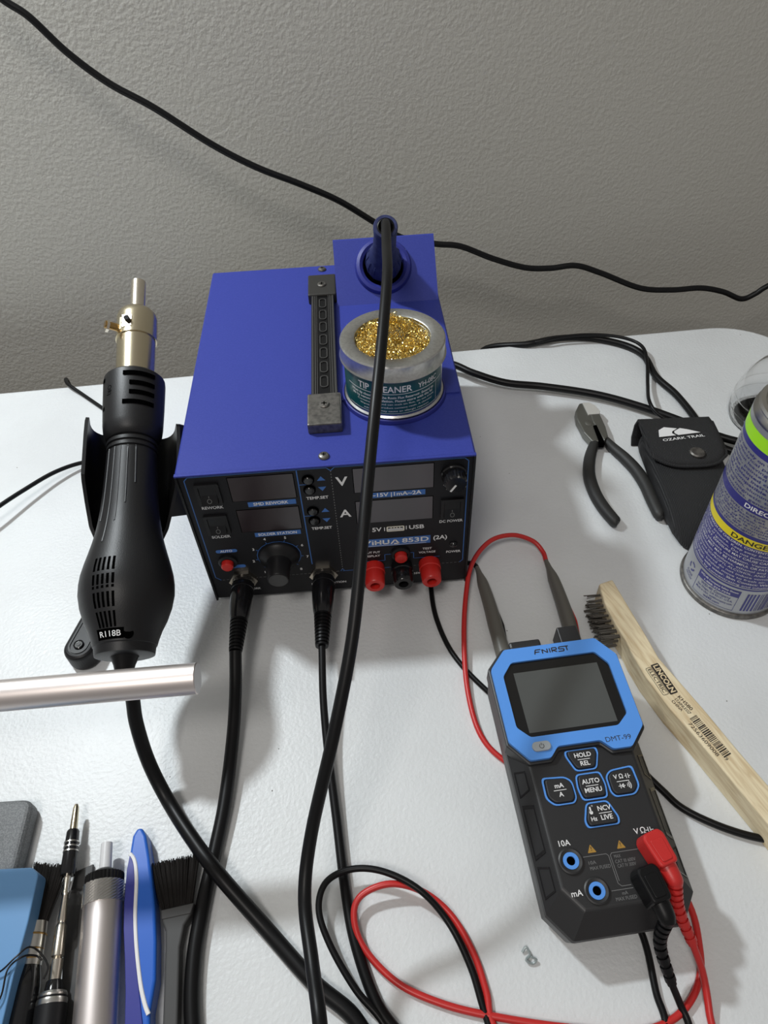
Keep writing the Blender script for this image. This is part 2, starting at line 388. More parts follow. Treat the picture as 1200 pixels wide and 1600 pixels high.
for s, x, y, size, wd in (('REWORK', 1.78, 10.5, .36, 1.42), ('SOLDER', 1.75, 7.6, .36, 1.28), ('AUTO', 1.78, 6.05, .32, .85), ('SMD REWORK', 5.6, 10.52, .38, 2.3), ('SOLDER STATION', 5.6, 7.5, .36, 2.65),
        ('TEMP.SET', 8.68, 10.7, .36, 1.45), ('TEMP.SET', 8.68, 7.72, .36, 1.4), ('V', 10.38, 12.0, 1.1, .78), ('A', 10.4, 8.98, 1.0, .78), ('0~15V |1mA~2A', 13.75, 10.52, .48, 3.6), ('5V', 12.45, 7.1, .58, .66), ('USB', 15.22, 7.1, .55, 1.05),
        ('(2A)', 16.9, 5.8, .58, .98), ('DC POWER', 17.62, 7.45, .36, 1.62), ('POWER', 17.9, 4.12, .33, 1.05), ('TEST', 15.98, 4.68, .3, .68), ('VOLTAGE', 15.98, 4.28, .3, 1.22), ('OUT PUT', 12.0, 4.68, .3, 1.15), ('DISPLAY', 12.0, 4.28, .3, 1.15),
        ('SOLDER STATION', 8.6, 1.55, .3, 2.6), ('SMD REWORK', 2.55, 1.55, .3, 1.9), ('35V', 15.25, 1.9, .3, .5), ('VOLT', 17.5, 10.68, .34, .8), ('853D', 15.13, 5.74, .66, 1.9),
        ('1', 4.1, 3.4, .34, None), ('2', 3.5, 4.72, .34, None), ('3', 3.68, 6.0, .34, None), ('4', 4.62, 7.0, .34, None), ('5', 6.05, 7.0, .34, None), ('6', 7.12, 6.08, .34, None), ('7', 7.36, 4.8, .34, None), ('8', 6.75, 3.45, .34, None)):
    wtxt(wl_ if x < 9.7 else wh, s, x, y, size, wd)
# the maker's wordmark in square-cut strokes, and its underline
lx = 11.5; wm = MB(PM)
def stroke(pts, wd=.12): strips(wm, [(lx + a, 5.5 + b) for a, b in pts], wd, .016)
stroke([(0, .46), (.22, .2), (.22, 0)]); stroke([(.45, .46), (.22, .2)])
stroke([(.6, .34), (.6, 0)]); stroke([(.6, .48), (.6, .42)]); stroke([(.8, .46), (.8, 0)]); stroke([(.8, .22), (1.15, .22)]); stroke([(1.15, .46), (1.15, 0)])
stroke([(1.35, .46), (1.35, .06), (1.72, .06), (1.72, .46)]); stroke([(1.9, 0), (2.18, .44), (2.46, 0), (2.1, .02)])
strips(wm, [(11.5, 5.38), (15.9, 5.38)], .035, .016); wm.build('maker_wordmark', 'white', st)
strips(wh, [(17.0, 11.02), (17.25, 11.02)], .07, .016); strips(wh, [(18.3, 11.05), (18.4, 11.05)], .07, .016)
strips(wh, [(12.98, 6.92), (12.98, 7.3)], .06, .016); strips(wh, [(14.5, 6.92), (14.5, 7.3)], .06, .016)
wh.build('power_side_lettering', 'white', st); wl_.build('solder_side_lettering', 'white', st)
dp = MB(PM); strips(dp, [(9.75, 13.05), (9.75, 3.0)], .05, .01, (.26, .12)); dp.build('dotted_divider_print', 'dimprint', st)
dp = MB(PM); strips(dp, [(.9, 2.85), (9.5, 2.85)], .035, .01, (.3, .18)); dp.build('dashed_line_print', 'dimprint', st)
dp = MB(PM); strips(dp, [(13.2, 2.85), (18.4, 2.85)], .035, .01, (.3, .18))
dp.build('dashed_line_print', 'dimprint', st)
for x0, x1, z0, z1 in ((3.2, 7.33, 10.92, 13.05), (3.25, 7.32, 7.9, 10.04), (11.15, 16.32, 10.92, 13.05), (11.15, 16.3, 7.9, 10.04)):
    o = MB(PM); o.box(x0 - .05, x1 + .05, z0 - .05, z1 + .05, 0, .006); d = o.build('display_bezel', 'hole', st)
    MB(PM).box(x0, x1, z0, z1, 0, .03).build('display_window', 'windowdark' if x0 < 9 else 'window', d)
for cx, cz in ((1.78, 11.78), (1.74, 8.85), (17.64, 8.75)):
    fr = MB(PM); vs, fs = holed(rrect(cx - .78, cx + .78, cz - .95, cz + .95, .08), [rrect(cx - .56, cx + .56, cz - .74, cz + .74, .04)], 0, .16); fr.add(vs, fs)
    sw = fr.build('rocker_switch', 'black', st, bevel=.03)
    rk = MB(PM); rk.add([(cx - .54, cz - .72, 0), (cx + .54, cz - .72, 0), (cx + .54, cz + .72, 0), (cx - .54, cz + .72, 0), (cx - .54, cz - .72, .34), (cx + .54, cz - .72, .34), (cx + .54, cz, .12), (cx - .54, cz, .12), (cx + .54, cz + .72, .10), (cx - .54, cz + .72, .10)],
        [(0, 1, 2, 3), (0, 1, 5, 4), (4, 5, 6, 7), (7, 6, 8, 9), (9, 8, 2, 3), (1, 5, 6, 8, 2), (0, 4, 7, 9, 3)]); rk.build('rocker', 'black', sw)
    mk = MB(PM)
    for k in range(16):
        a0, a1 = 2 * PI * k / 16, 2 * PI * (k + 1) / 16
        q = [(cx + r * math.cos(a) * .9, cz - .42 + r * math.sin(a), .255 - (r * math.sin(a)) * .3 + .02) for a in (a0, a1) for r in (.13, .17)]
        mk.add(q, [(0, 1, 3, 2)])
    mk.add([(cx - .02, cz - .06, .15), (cx + .02, cz - .06, .15), (cx + .02, cz - .2, .2), (cx - .02, cz - .2, .2)], [(0, 1, 2, 3)])
    mk.build('switch_mark', 'dimprint', sw)
def pf(x, y, z=0): return PM @ Matrix.Translation((x, y, z))
for x, z in ((8.26, 12.42), (8.26, 11.52), (8.26, 9.5), (8.26, 8.55)):
    b = MB(pf(x, z)).lathe([(.40, 0), (.40, .1), (.36, .13), (.34, .05)], 24).build('button_bezel', 'hole', st, True)
    MB(pf(x, z)).lathe([(.31, 0), (.31, .16), (.26, .22), (.01, .23)], 24).build('push_button', 'gloss', b, True)
for x, z, r in ((1.7, 5.0, .42), (14.05, 4.45, .45)):
    b = MB(pf(x, z)).lathe([(r + .25, 0), (r + .25, .22), (r + .12, .3), (r + .05, .3), (r + .05, .05)], 28).build('button_collar', 'black', st, True)
    MB(pf(x, z)).lathe([(r, 0), (r, .62), (r - .08, .7), (.01, .72)], 28).build('red_button', 'red', b, True)
k = MB(pf(5.38, 5.15)).lathe([(1.45, 0), (1.45, .16), (1.38, .3), (1.12, .5), (.88, .72), (.82, 1.0), (.76, 2.15), (.70, 2.25), (.01, 2.27)], 48).build('temperature_knob', 'black', st, True)
MB(pf(5.38, 5.15)).lathe([(.66, 2.272), (.60, 2.30), (.01, 2.30)], 40).build('knob_cap', 'brushgrey', k, True)
mb = MB(pf(17.62, 12.05)); mb.lathe([(.85, 0), (.85, .22), (.78, .3)], 36)
ring = []
for z, s in ((.3, 1), (1.05, .95), (1.15, .86)):
    ring.append([((.74 + (.045 if i % 2 else 0)) * s * math.cos(2 * PI * i / 44), (.74 + (.045 if i % 2 else 0)) * s * math.sin(2 * PI * i / 44), z) for i in range(44)])
mb.loft(ring); k = mb.build('voltage_knob', 'gloss', st)
MB(pf(17.62, 12.05)).box(-.06, .06, -.62, 0, 1.14, 1.18, Matrix.Rotation(math.radians(-32), 4, 'Z')).build('pointer_line', 'white', k)
MB(pf(17.88, 4.95)).lathe([(.3, 0), (.3, .08), (.2, .1), (.16, .16), (.01, .2)], 20).build('power_light', 'gloss', st, True)
u = MB(pf(13.74, 7.15)); vs, fs = holed(rrect(-.62, .62, -.26, .26, .08), [rrect(-.53, .53, -.18, .18, .04)], 0, .08); u.add(vs, fs); u = u.build('usb_port', 'nickel', st)
MB(pf(13.74, 7.15)).box(-.52, .52, -.17, -.02, 0, .06).build('usb_tongue', 'milky', u)
mb = MB(pf(13.74, 7.15))
for i in range(4): mb.box(-.34 + i * .2, -.26 + i * .2, 0, .14, 0, .07)
mb.build('usb_contact', 'nickel', u)
for x, z, c in ((12.05, 3.0, 'red'), (14.1, 2.95, 'gloss'), (16.15, 3.0, 'red')):
    p = MB(pf(x, z)).lathe([(.78, 0), (.80, .25), (.80, .62), (.74, .68), (.76, .74), (.70, 1.68), (.64, 1.76), (.36, 1.76), (.34, 1.6), (.33, .9)], 36, None, False).build('binding_post', c, st, True)
    MB(pf(x, z)).lathe([(.34, 1.2), (.01, 1.2)], 24).build('post_opening', 'hole', p)
def socket(x, z):
    mb = MB(pf(x, z)); vs, fs = holed([(1.06 * math.cos(PI / 3 * i), 1.06 * math.sin(PI / 3 * i)) for i in range(6)], [circ(0, 0, .80, 28)], 0, .26); mb.add(vs, fs)
    n = mb.build('socket_nut', 'nickel', st, bevel=.04)
    MB(pf(x, z)).lathe([(.78, 0), (.78, .42), (.70, .46), (.01, .46)], 28).build('socket_ring', 'gloss', n, True)
socket(2.42, 2.75); socket(8.32, 2.7)
for x, y in ((9.4, .75), (9.53, 24.7)):
    s_ = MB().lathe([(.34, Z1), (.36, Z1 + .06), (.3, Z1 + .16), (.18, Z1 + .21), (.01, Z1 + .22)], 24, Matrix.Translation((x, y, 0))).build('cover_screw', 'capmetal', st, True)
    c_ = MB(Matrix.Translation((x, y, Z1 + .2))); c_.box(-.14, .14, -.03, .03, 0, .03); c_.box(-.03, .03, -.14, .14, 0, .03); c_.build('screw_slot', 'hole', s_)
# carry handle
hd = MB().prism([(8.66, 6.0), (10.48, 6.0), (10.48, 19.4), (8.66, 19.4)], 13.9, 14.3).build('carry_handle', 'rubber', st, bevel=.08)
rb = MB()
for x0, x1 in ((8.7, 8.86), (8.92, 9.02), (9.08, 9.14), (10.0, 10.06), (10.12, 10.22), (10.28, 10.44)): rb.box(x0, x1, 6.1, 19.3, 14.28, 14.38)
for i in range(7):
    y = 7.0 + i * 1.72; vs, fs = holed(rrect(9.28, 9.86, y, y + 1.35, .26), [rrect(9.36, 9.78, y + .08, y + 1.27, .19)], 14.28, 14.37); rb.add(vs, fs)
rb.build('handle_rib', 'ribgrey', hd)
for y0, y1, f in ((2.97, 6.25, 1), (19.1, 22.3, 0)):
    cp = MB().prism([(8.42, y0), (10.68, y0), (10.68, y1), (8.42, y1)], 13.62, 14.45 if f else 14.5).build('handle_end_cap', 'capmetal' if f else 'capdark', st, bevel=.1)
    zc = 14.45 if f else 14.5; yc = (y0 + y1) / 2 + (.35 if f else -.1)
    s_ = MB().lathe([(.36, zc - .02), (.36, zc + .06), (.30, zc + .12), (.01, zc + .14)], 24, Matrix.Translation((9.55, yc, 0))).build('cap_screw', 'capmetal', cp, True)
    c_ = MB(Matrix.Translation((9.55, yc, zc + .12))); c_.box(-.17, .17, -.035, .035, 0, .03); c_.box(-.035, .035, -.17, .17, 0, .03); c_.build('screw_slot', 'hole', s_)
# iron holder: base plate, raked plate, dish and ring
UP = Vector((0, .73, .68)).normalized(); NO = Vector((0, -.68, .73)).normalized()
X0, X1, YB, ZB = 10.72, 18.86, 18.35, 13.62
top = Vector((0, YB, ZB + .14)) + UP * 5.25
pl = [(YB + .2, ZB), (6.2, ZB), (6.2, ZB + .14), (YB, ZB + .14), (top.y, top.z), (top.y + .12, top.z + .04), (top.y + .9, top.z - .5), (top.y + .85, top.z - .62), (top.y + .12, top.z - .12), (YB + .16, ZB + .06)]
MX = Matrix(((0, 0, 1, 0), (1, 0, 0, 0), (0, 1, 0, 0), (0, 0, 0, 1)))      # (a,b,c)->(c,a,b)
hp = MB(MX).prism(pl, X0, X1).build('holder_bracket', 'blue', st)
RC = Vector((14.62, YB, ZB + .14)) + UP * 2.95
FR = frame(RC, NO)
MB(FR).lathe([(1.62, .02), (1.66, .38), (1.9, .52), (2.15, .42), (2.28, .1), (2.28, 0)], 48, None, False).build('holder_ring', 'blue_plastic', hp, True)
MB(FR).cyl(1.6, 0, .03, 40).build('holder_opening', 'hole', hp)
MB(FR).lathe([(1.55, -.15), (1.2, -1.5), (.8, -3.2), (.7, -4.0)], 30).build('holder_cone', 'blue_plastic', hp, True)
MB(Matrix.Translation((14.35, 6.9, 0))).lathe([(3.60, Z1), (3.62, Z1 + .1), (3.56, Z1 + .3), (3.5, Z1 + .34), (3.44, Z1 + .3), (3.42, Z1 + .16), (.01, Z1 + .15)], 64).build('cleaner_dish', 'blue_plastic', hp, True)
# cradle for the hot air gun, bolted on the left wall of the station
GE, GT = Vector((-3.05, -9.3, 8.0)), Vector((-3.65, 16.5, 18.0))
GA = (GT - GE).normalized(); GN = (CAM - GE); GN = (GN - GA * GN.dot(GA)).normalized(); GS = GA.cross(GN)   # axis, toward camera, side
if GS.x < 0: GS = -GS
def gp(s, side, up): return GE + GA * s + GS * side + GN * up
def scoop(off):
    rings = []
    for s, hw, up in ((6.8, .9, -2.1), (7.6, 1.7, -1.9), (8.8, 2.25, -1.4), (10.2, 2.55, -.9), (11.2, 2.75, .1), (11.6, 2.8, .4), (14.6, 2.8, .4), (15.5, 2.78, .35), (15.9, 2.75, .1)):
        r = []
        for k in range(17):
            a = PI * k / 16; w_ = hw + off; c_ = math.cos(a); q_ = abs(c_) ** .5 * (1 if c_ > 0 else -1); d_ = 2.45 + off
            r.append(gp(s, -w_ * q_, up - (up + d_) * abs(math.sin(a)) ** .6))
        rings.append(r)
    return rings
inn, out = scoop(0), scoop(.22)
rings = [i + o[::-1] for i, o in zip(inn, out)]
cr = MB().loft(rings).build('gun_cradle', 'gunblack', st, True)
MB().tube([gp(13, 2.6, -1.6), gp(13, 3.6, -1.9)], .9, 16, 1).build('cradle_bolt', 'black', cr, True)
pm = [gp(15.85, 2.85, .35), gp(11.3, 2.85, .35), gp(9.6, 2.3, -1.7), gp(15.6, 2.6, -2.4)]
MB().loft([pm, [Vector((-.02, max(q.y + .3, 1.2), q.z - .55)) for q in pm]]).build('cradle_mount', 'gunblack', cr, bevel=.12)

# ------------------------------------------------------------------ hot air gun
gun = thing('hot_air_gun', 'black hot air gun with a brass coloured barrel, resting left of the blue station', 'hot air gun', (GE.x, GE.y, 0))
def glathe(prof, **k): return MB(basis(GS, GN, GA, GE)).lathe([(r, s) for s, r in prof], 56)
body = [(0, 1.55), (.05, 1.72), (.55, 1.78), (.6, 1.84), (.92, 1.92), (1.5, 2.12), (2.1, 2.4), (2.9, 2.66), (3.7, 2.80), (4.3, 2.80), (4.9, 2.73), (5.6, 2.56), (6.3, 2.36), (7.0, 2.17), (7.6, 2.03), (8.4, 1.90), (9.3, 1.79), (10.3, 1.72), (11.4, 1.66), (12.8, 1.60), (13.3, 1.58), (13.35, 1.50), (13.42, 1.50), (13.46, 1.6), (13.68, 1.6), (13.72, 1.51), (13.8, 1.51), (13.84, 1.62), (14.06, 1.62), (14.1, 1.53), (14.18, 1.53), (14.2, 1.62)]
def grad(s):
    for (a, ra), (b, rb_) in zip(body, body[1:]):
        if a <= s <= b: return ra + (rb_ - ra) * (s - a) / max(b - a, 1e-6)
    return 1.98
gb = glathe(body).build('gun_body', 'gunblack', gun, True)
sl = glathe([(14.2, 1.5), (14.35, 1.68), (14.7, 1.86), (15.3, 1.93), (16.8, 1.99), (18.6, 2.03), (18.95, 2.0), (19.1, 1.86), (19.1, 1.34)]).build('heat_sleeve', 'gunblack', gun, True)
bb = glathe([(18.9, 1.27), (19.4, 1.28), (22.4, 1.31)]).build('barrel', 'brassteel', gun, True)
cl = glathe([(22.35, 1.32), (22.35, 1.40), (24.1, 1.40), (24.5, 1.33), (24.75, 1.15), (24.9, .9), (24.92, .5)]).build('nozzle_clamp', 'brassteel', gun, True)
MB().tube([gp(23.0, -1.25, .5), gp(23.0, -2.1, .75)], .27, 12, 1).build('clamp_screw', 'bronze', cl, True)
MB().loft([[gp(22.6, -1.15, .6), gp(23.6, -1.15, .6), gp(23.6, -1.15, .9), gp(22.6, -1.15, .9)], [gp(22.7, -1.0, 1.1), gp(23.7, -1.0, 1.1), gp(23.6, -.4, 1.42), gp(22.7, -.4, 1.42)]]).build('clamp_tab', 'brassteel', cl)
MB().tube([gp(23.2, -.62, 1.25), gp(23.2, -.72, 1.56)], .2, 14, 1).build('clamp_bolt', 'gloss', cl, True)
MB().tube([gp(22.9, -1.85, .65), gp(22.9, -2.02, .7)], .42, 6, 1).build('clamp_nut', 'nickel', cl)
noz = MB(basis(GS, GN, GA, GE)).lathe([(.52, 24.8), (.52, 27.55), (.46, 27.55), (.46, 24.9)], 32, None, False).build('air_nozzle', 'nickel', gun, True)
def gsurf(s, ph, off, r=None):
    rr = (r if r is not None else grad(s)) + off; a = math.radians(ph)
    return GE + GA * s + GS * (rr * math.sin(a)) + GN * (rr * math.cos(a))
def patch(mb, s0, s1, p0, p1, off, r=None, n=6):
    P = [[gsurf(s0 + (s1 - s0) * j / 2, p0 + (p1 - p0) * i / n, off, r) for i in range(n + 1)] for j in range(3)]
    mb.loft(P, closed=False, cap=False)
mb = MB()
for row in range(4):
    s1 = 5.45 - row * 1.08
    for c in range(5): p = -44 + c * 6.3 + row * .3; patch(mb, s1 - .86, s1, p, p + 3.2, .012, None, 2)
mb.build('vent_grille', 'hole', gb)
mb = MB()
for s, p0, p1 in ((18.45, -22, 38), (17.72, -10, 38), (17.02, -10, 38), (16.3, -22, 38)):
    patch(mb, s - .17, s + .17, p0, p1, .035, 1.93 + (s - 15.3) * .036)
for s in (18.45, 16.3): patch(mb, s - .16, s + .16, -78, -68, .012, 1.93 + (s - 15.3) * .032)
mb.build('heat_slot', 'hole', sl)
vs, fs = text('(LOR)', .5, .0, 'CENTER', 1.1); mb = MB()
mb.add([gsurf(17.6 - v[0], -52 + v[1] * 30, .012, 2.0) for v in vs], fs); mb.build('embossed_mark', 'hole', sl)
mb = MB()
for ph, sa, sb in ((-62, 13.3, 8.2), (-42, 13.3, 6.6), (-27, 13.3, 8.0), (-10, 13.35, 9.2), (8, 13.35, 10.6)):
    P = [gsurf(sa + (sb - sa) * i / 12, ph, -.01) for i in range(13)]; mb.tube(P, .06, 6, 1)
mb.build('grip_ridge', 'gunblack', gb, True)
mb = MB(); vs, fs = text('R118B', .48, .004, 'CENTER', 1.35)
mb.add([gsurf(.98 + v[1] * .95, -26 + v[0] * 27, .03) for v in vs], fs); mb.build('white_model_lettering', 'white', gb)
mb = MB(); patch(mb, .7, 1.3, -50, -3, .012); mb.build('model_plate', 'hole', gb)
MB().tube([gsurf(.95, 4, -.05), gsurf(.95, 4, .03)], .3, 16, 1).build('screw_hole', 'hole', gb)
hose = [gp(.1, 0, 0), gp(-1.0, 0, -.15)] + [at(206, 1085, 6.3), at(213, 1130, 4.8), at(232, 1190, 2.6), at(262, 1250, 1.1), at(300, 1310, 1.25), at(345, 1370, 1.3), at(415, 1450, .45), at(490, 1535, .45), at(560, 1600, .45), at(600, 1720, .45),
    at(450, 1790, .45), at(320, 1720, .45), at(301, 1600, .45), at(303, 1500, .45), at(318, 1410, .45), at(336, 1330, .45), at(352, 1250, .6), at(364, 1150, 1.0), at(368, 1080, 1.7)]
pend = at(368, 1018, 2.6)
MB().tube(hose + [pend], .42, 14, 8).build('gun_hose', 'rubber', gun, True)
MB().tube([gp(.05, 0, 0), gp(-.5, 0, -.03), gp(-1.0, 0, -.15)], [.85, .62, .5], 16, 4).build('hose_boot', 'rubber', gun, True)
def dinplug(parent, a, b):
    a = Vector(a); b = Vector(b); d = b - a; n = d.length; F = frame(a, d)
    MB(F).lathe([(.78, 0), (.82, .1), (.82, .55), (.74, .6), (.82, .66), (.84, 1.2), (.80, 2.0), (.70, n * .5), (.62, n * .56)], 32).build('plug_shell', 'gloss', parent, True)
    pr_ = []
    k = 9
    for i in range(k):
        z = n * .56 + (n * .42) * i / k; r = .62 - .16 * i / k; h = n * .42 / k
        pr_ += [(r, z), (r, z + h * .6), (r - .1, z + h * .62), (r - .1, z + h * .95)]
    pr_ += [(.47, n * .98), (.44, n)]
    MB(F).lathe(pr_, 28).build('strain_relief', 'rubber', parent, True)
dinplug(gun, (2.42, -.42, 2.75), pend)

# ------------------------------------------------------------------ soldering iron, parked in the holder
iron = thing('soldering_iron', 'soldering iron with a navy handle parked in the round holder, its black cord arching forward', 'soldering iron', (RC.x, RC.y, Z1))
L0 = 7.9
MB(FR).lathe([(1.1, .05), (1.38, .5), (1.42, 1.0), (1.36, 1.7), (1.16, 2.4), (.95, 3.3), (.86, 4.4), (.82, 6.4), (.86, 7.6), (.86, L0 - .1), (.80, L0), (.62, L0), (.58, L0 - .3), (.56, L0 - 1)], 44, None, False).build('iron_handle', 'navy_rubber', iron, True)
mb = MB(FR)
for i in range(14):
    a = 2 * PI * i / 14; P = [(r * math.cos(a), r * math.sin(a), z) for r, z in ((1.36, .55), (1.40, 1.0), (1.35, 1.7), (1.15, 2.4))]; mb.tube(P, .06, 6, 4)
mb.build('grip_rib', 'navy_rubber', iron, True)
MB(FR).lathe([(.61, L0 - .8), (.61, L0 - .02), (.52, L0 + .02), (.40, L0 - .1), (.38, L0 - .8)], 32).build('cord_boot', 'rubber', iron, True)
e = RC + NO * (L0 - .3)
pend2 = at(503, 1010, 2.5)
cord = [e, e + NO * .7, at(604, 385, 21.9), at(605, 430, 22.0), at(598, 520, 21.0), at(588, 620, 19.7), at(576, 740, 17.8), at(566, 850, 16.2), at(550, 1000, 13.8), at(521, 1150, 11.0), at(487, 1300, 7.7), at(476, 1400, 6.4), at(487, 1500, 6.6), at(500, 1600, 7.4), at(508, 1720, 6.5),
    at(600, 1850, 3), at(700, 1750, .4), at(640, 1640, .34), at(590, 1570, .34), at(557, 1480, .34), at(541, 1400, .34), at(526, 1280, .5), at(512, 1170, 1.0), at(505, 1090, 1.7), pend2]
MB().tube(cord, [.33] * 14 + [.32, .31, .30, .29, .27, .25, .25], 14, 8).build('iron_cord', 'rubber', iron, True)
dinplug(iron, (8.32, -.42, 2.7), pend2)

# ------------------------------------------------------------------ tip cleaner tin
TX, TY, TZ = 14.35, 6.9, Z1 + .2
TM = Matrix.Translation((TX, TY, TZ))
tin = thing('tip_cleaner_tin', 'round silver tip cleaner tin with a teal label and open lid on the blue station', 'tin', (TX, TY, TZ))
MB(TM).lathe([(3.30, 0), (3.40, .08), (3.40, .2), (3.28, .3), (3.28, 3.6)], 72).build('tin_body', 'tin', tin, True)
MB(TM).lathe([(3.31, 3.1), (3.50, 3.1), (3.54, 3.16), (3.50, 3.24), (3.46, 3.3), (3.46, 4.16), (3.38, 4.26), (2.58, 4.27), (2.50, 4.22), (2.48, 4.0), (2.46, 4.0), (2.46, 3.3)], 72, None, False).build('tin_lid', 'tin', tin, True)
def cylmap(cx, cy, cz, R, phi0):              # flat (x,y) -> cylinder surface; phi0 = azimuth faced
    def f(x, y, off=0):
        a = phi0 + x / R; return (cx + (R + off) * math.cos(a), cy + (R + off) * math.sin(a), cz + y)
    return f
def cylband(mb, f, x0, x1, y0, y1, off, n=None):
    n = n or max(1, int(abs(x1 - x0) / .25)); P = [[f(x0 + (x1 - x0) * i / n, y, off) for i in range(n + 1)] for y in (y0, y1)]; mb.loft(P, closed=False, cap=False)
def cyltext(mb, f, s, x, y, size, width=None, bold=.01, off=.02, align='CENTER'):
    vs, fs = text(s, size, bold, align, width); mb.add([f(x + v[0], y + v[1], off) for v in vs], fs)
pt = math.atan2(CAM.y - TY, CAM.x - TX)
f = cylmap(TX, TY, TZ, 3.28, pt + .02)
mb = MB(); cylband(mb, f, -4.6, 4.2, .42, 2.98, .012, 40); lab = mb.build('teal_label', 'teal', tin)
mb = MB()
cyltext(mb, f, 'TIP CLEANER', -.72, 2.42, .68, 3.7, .015); cyltext(mb, f, 'YH-08C', 2.35, 2.42, .55, 1.6, .01)
cylband(mb, f, -3.6, 3.9, 2.05, 2.09, .02); cylband(mb, f, -3.6, 3.9, .5, .53, .02); cylband(mb, f, 3.15, 3.18, .55, 2.04, .02)
for i, (s, wd) in enumerate((('When tip cleaning use the Rosin Flux Reservoir. Extend tip', 6.1), ('life by removing oxidation. Please store with the lid', 5.9), ('Contains rosin and can melt tin flux, do not inhale', 5.6), ('Warning: this product contains rosin. A chemical', 5.2), ('substance may cause an allergic reaction', 4.6))):
    cyltext(mb, f, s, -.2 if i < 2 else .1, 1.80 - i * .27, .26 if i < 2 else .2, wd, .012 if i < 2 else .0)
mb.build('label_lettering', 'white', lab)
# brass wool, one loose coil heap
mb = MB(); rnd = random.Random(3)
for i in range(680):
    r = 2.38 * math.sqrt(rnd.random()); a = rnd.random() * 2 * PI; x, y = r * math.cos(a), r * math.sin(a)
    h = 3.98 + .40 * (1 - (r / 2.5) ** 2) + .18 * math.sin(x * 4.1 + 1) * math.cos(y * 3.7) + .75 * math.exp(-((x - .2) ** 2 + (y - 1.2) ** 2) / .5) - .55 * math.exp(-((x - .3) ** 2 + (y + .3) ** 2) / .4)
    c0 = Vector((x, y, h - rnd.random() * .35)); ax = Vector((rnd.gauss(0, 1), rnd.gauss(0, 1), rnd.gauss(0, .6))).normalized()
    F = frame(c0, ax); rad = .10 + rnd.random() * .11; turns = 2.2; n = 26; wd = .022; P = [[], []]
    for k in range(n):
        t_ = k / (n - 1); an = t_ * turns * 2 * PI; z = (t_ - .5) * .5
        for j, s in enumerate((-1, 1)):
            q = F @ Vector((rad * math.cos(an), rad * math.sin(an), z + s * wd)); rr = math.hypot(q.x, q.y)
            if rr > 2.44: q.x *= 2.44 / rr; q.y *= 2.44 / rr
            P[j].append(q)
    mb.loft(P, closed=False, cap=False, m=TM)
wool = solo(mb.build('brass_wool', 'gold'), 'golden curly brass wool heaped inside the open tip cleaner tin', 'brass wool')
MB(TM).cyl(2.44, 3.3, 3.45, 40).build('wool_core', 'gold', wool)

# ------------------------------------------------------------------ multimeter
mv = Vector((-0.05813, 0.99636, 0.06227)).normalized(); mu_ = Vector((0.99831, 0.05802, 0.00363)); mu_ = (mu_ - mv * mu_.dot(mv)).normalized(); mn = mu_.cross(mv)
MO = Vector((19.402, -23.365, 3.540)) + mu_ * 4.12 - mn * 3.42
MM = basis(mu_, mv, mn, MO)
met = thing('multimeter', 'black handheld multimeter with a light blue bezel and a blank grey screen', 'multimeter', (MO.x, MO.y, 0), MM.to_3x3())
def cham(x, yb, yt, cb, ct): return [(-x + cb, yb), (x - cb, yb), (x, yb + cb * 1.3), (x, yt - ct), (x - ct, yt), (-x + ct, yt), (-x, yt - ct), (-x, yb + cb * 1.3)]
rings = []
for z, p in ((.0, cham(3.55, -.8, 14.0, .8, 1.0)), (.5, cham(3.9, -1.3, 14.3, 1.0, 1.2)), (2.1, cham(4.0, -1.55, 14.4, 1.05, 1.2)), (2.35, cham(3.96, -1.5, 14.4, 1.05, 1.2)), (3.42, cham(3.05, -.40, 14.3, .9, 1.2))):
    rings.append([(a, b, z) for a, b in p])
MB(MM).loft(rings).build('meter_body', 'meterblack', met, bevel=.12, bseg=3)
for s in (-1, 1):
    for y0, y1 in ((5.7, 7.2), (2.4, 5.3), (.5, 2.1)):
        P = [(y0, .12), (y1, .12), (y1 - .2, .88), (y0 + .2, .88)] if s > 0 else [(y0, .2), (y1, .2), (y1 - .2, 1.0), (y0 + .2, 1.0)]
        vs, fs = holed(P, [offs(P, .86)], 0, .03)
        g = Vector((-.91 * s, 0, 1.07)).normalized(); nn = Vector((1.07 * s, 0, .91)).normalized()
        F = basis((0, 1, 0), g, nn, (s * 3.96, 0, 2.35)); MB(MM).add([F @ Vector(v) for v in vs], fs).build('side_grip_line', 'gloss', met)
hb = cham(4.22, 7.3, 14.55, 1.0, 1.15)
head = [(-3.05, 7.12), (-1.72, 7.12), (-1.15, 7.72), (1.25, 7.72), (1.8, 7.12), (3.1, 7.12), (4.2, 8.35), (4.2, 13.2), (3.15, 14.55), (-2.95, 14.55), (-4.1, 13.3), (-4.1, 8.4)]
MB(MM).loft([[(a * .96, b, 2.2) for a, b in head], [(a, b, 2.6) for a, b in head], [(a, b, 3.62) for a, b in head]]).build('head_rim', 'meterblack', met, bevel=.1)
bez = [(-2.98, 7.3), (-1.78, 7.3), (-1.22, 7.9), (1.3, 7.9), (1.88, 7.3), (3.0, 7.3), (4.05, 8.45), (4.05, 13.1), (3.05, 14.38), (-2.85, 14.38), (-3.95, 13.15), (-3.95, 8.5)]
win = [(-2.62, 8.62), (2.62, 8.62), (3.4, 9.3), (3.4, 12.55), (2.75, 13.45), (-2.6, 13.45), (-3.3, 12.6), (-3.3, 9.3)]
vs, fs = holed(roundpoly(bez, .15), [roundpoly(win, .15)], 3.5, 3.86)
bz = MB(MM).add(vs, fs).build('blue_bezel', 'sky', met)
vs, fs = holed(roundpoly(offs(win, 1.035), .15), [roundpoly(offs(win, 1.0), .12)], 3.6, 3.90)
sgl = MB(MM).prism(roundpoly(win, .12), 3.5, 3.70).build('screen_glass', 'glass', met)
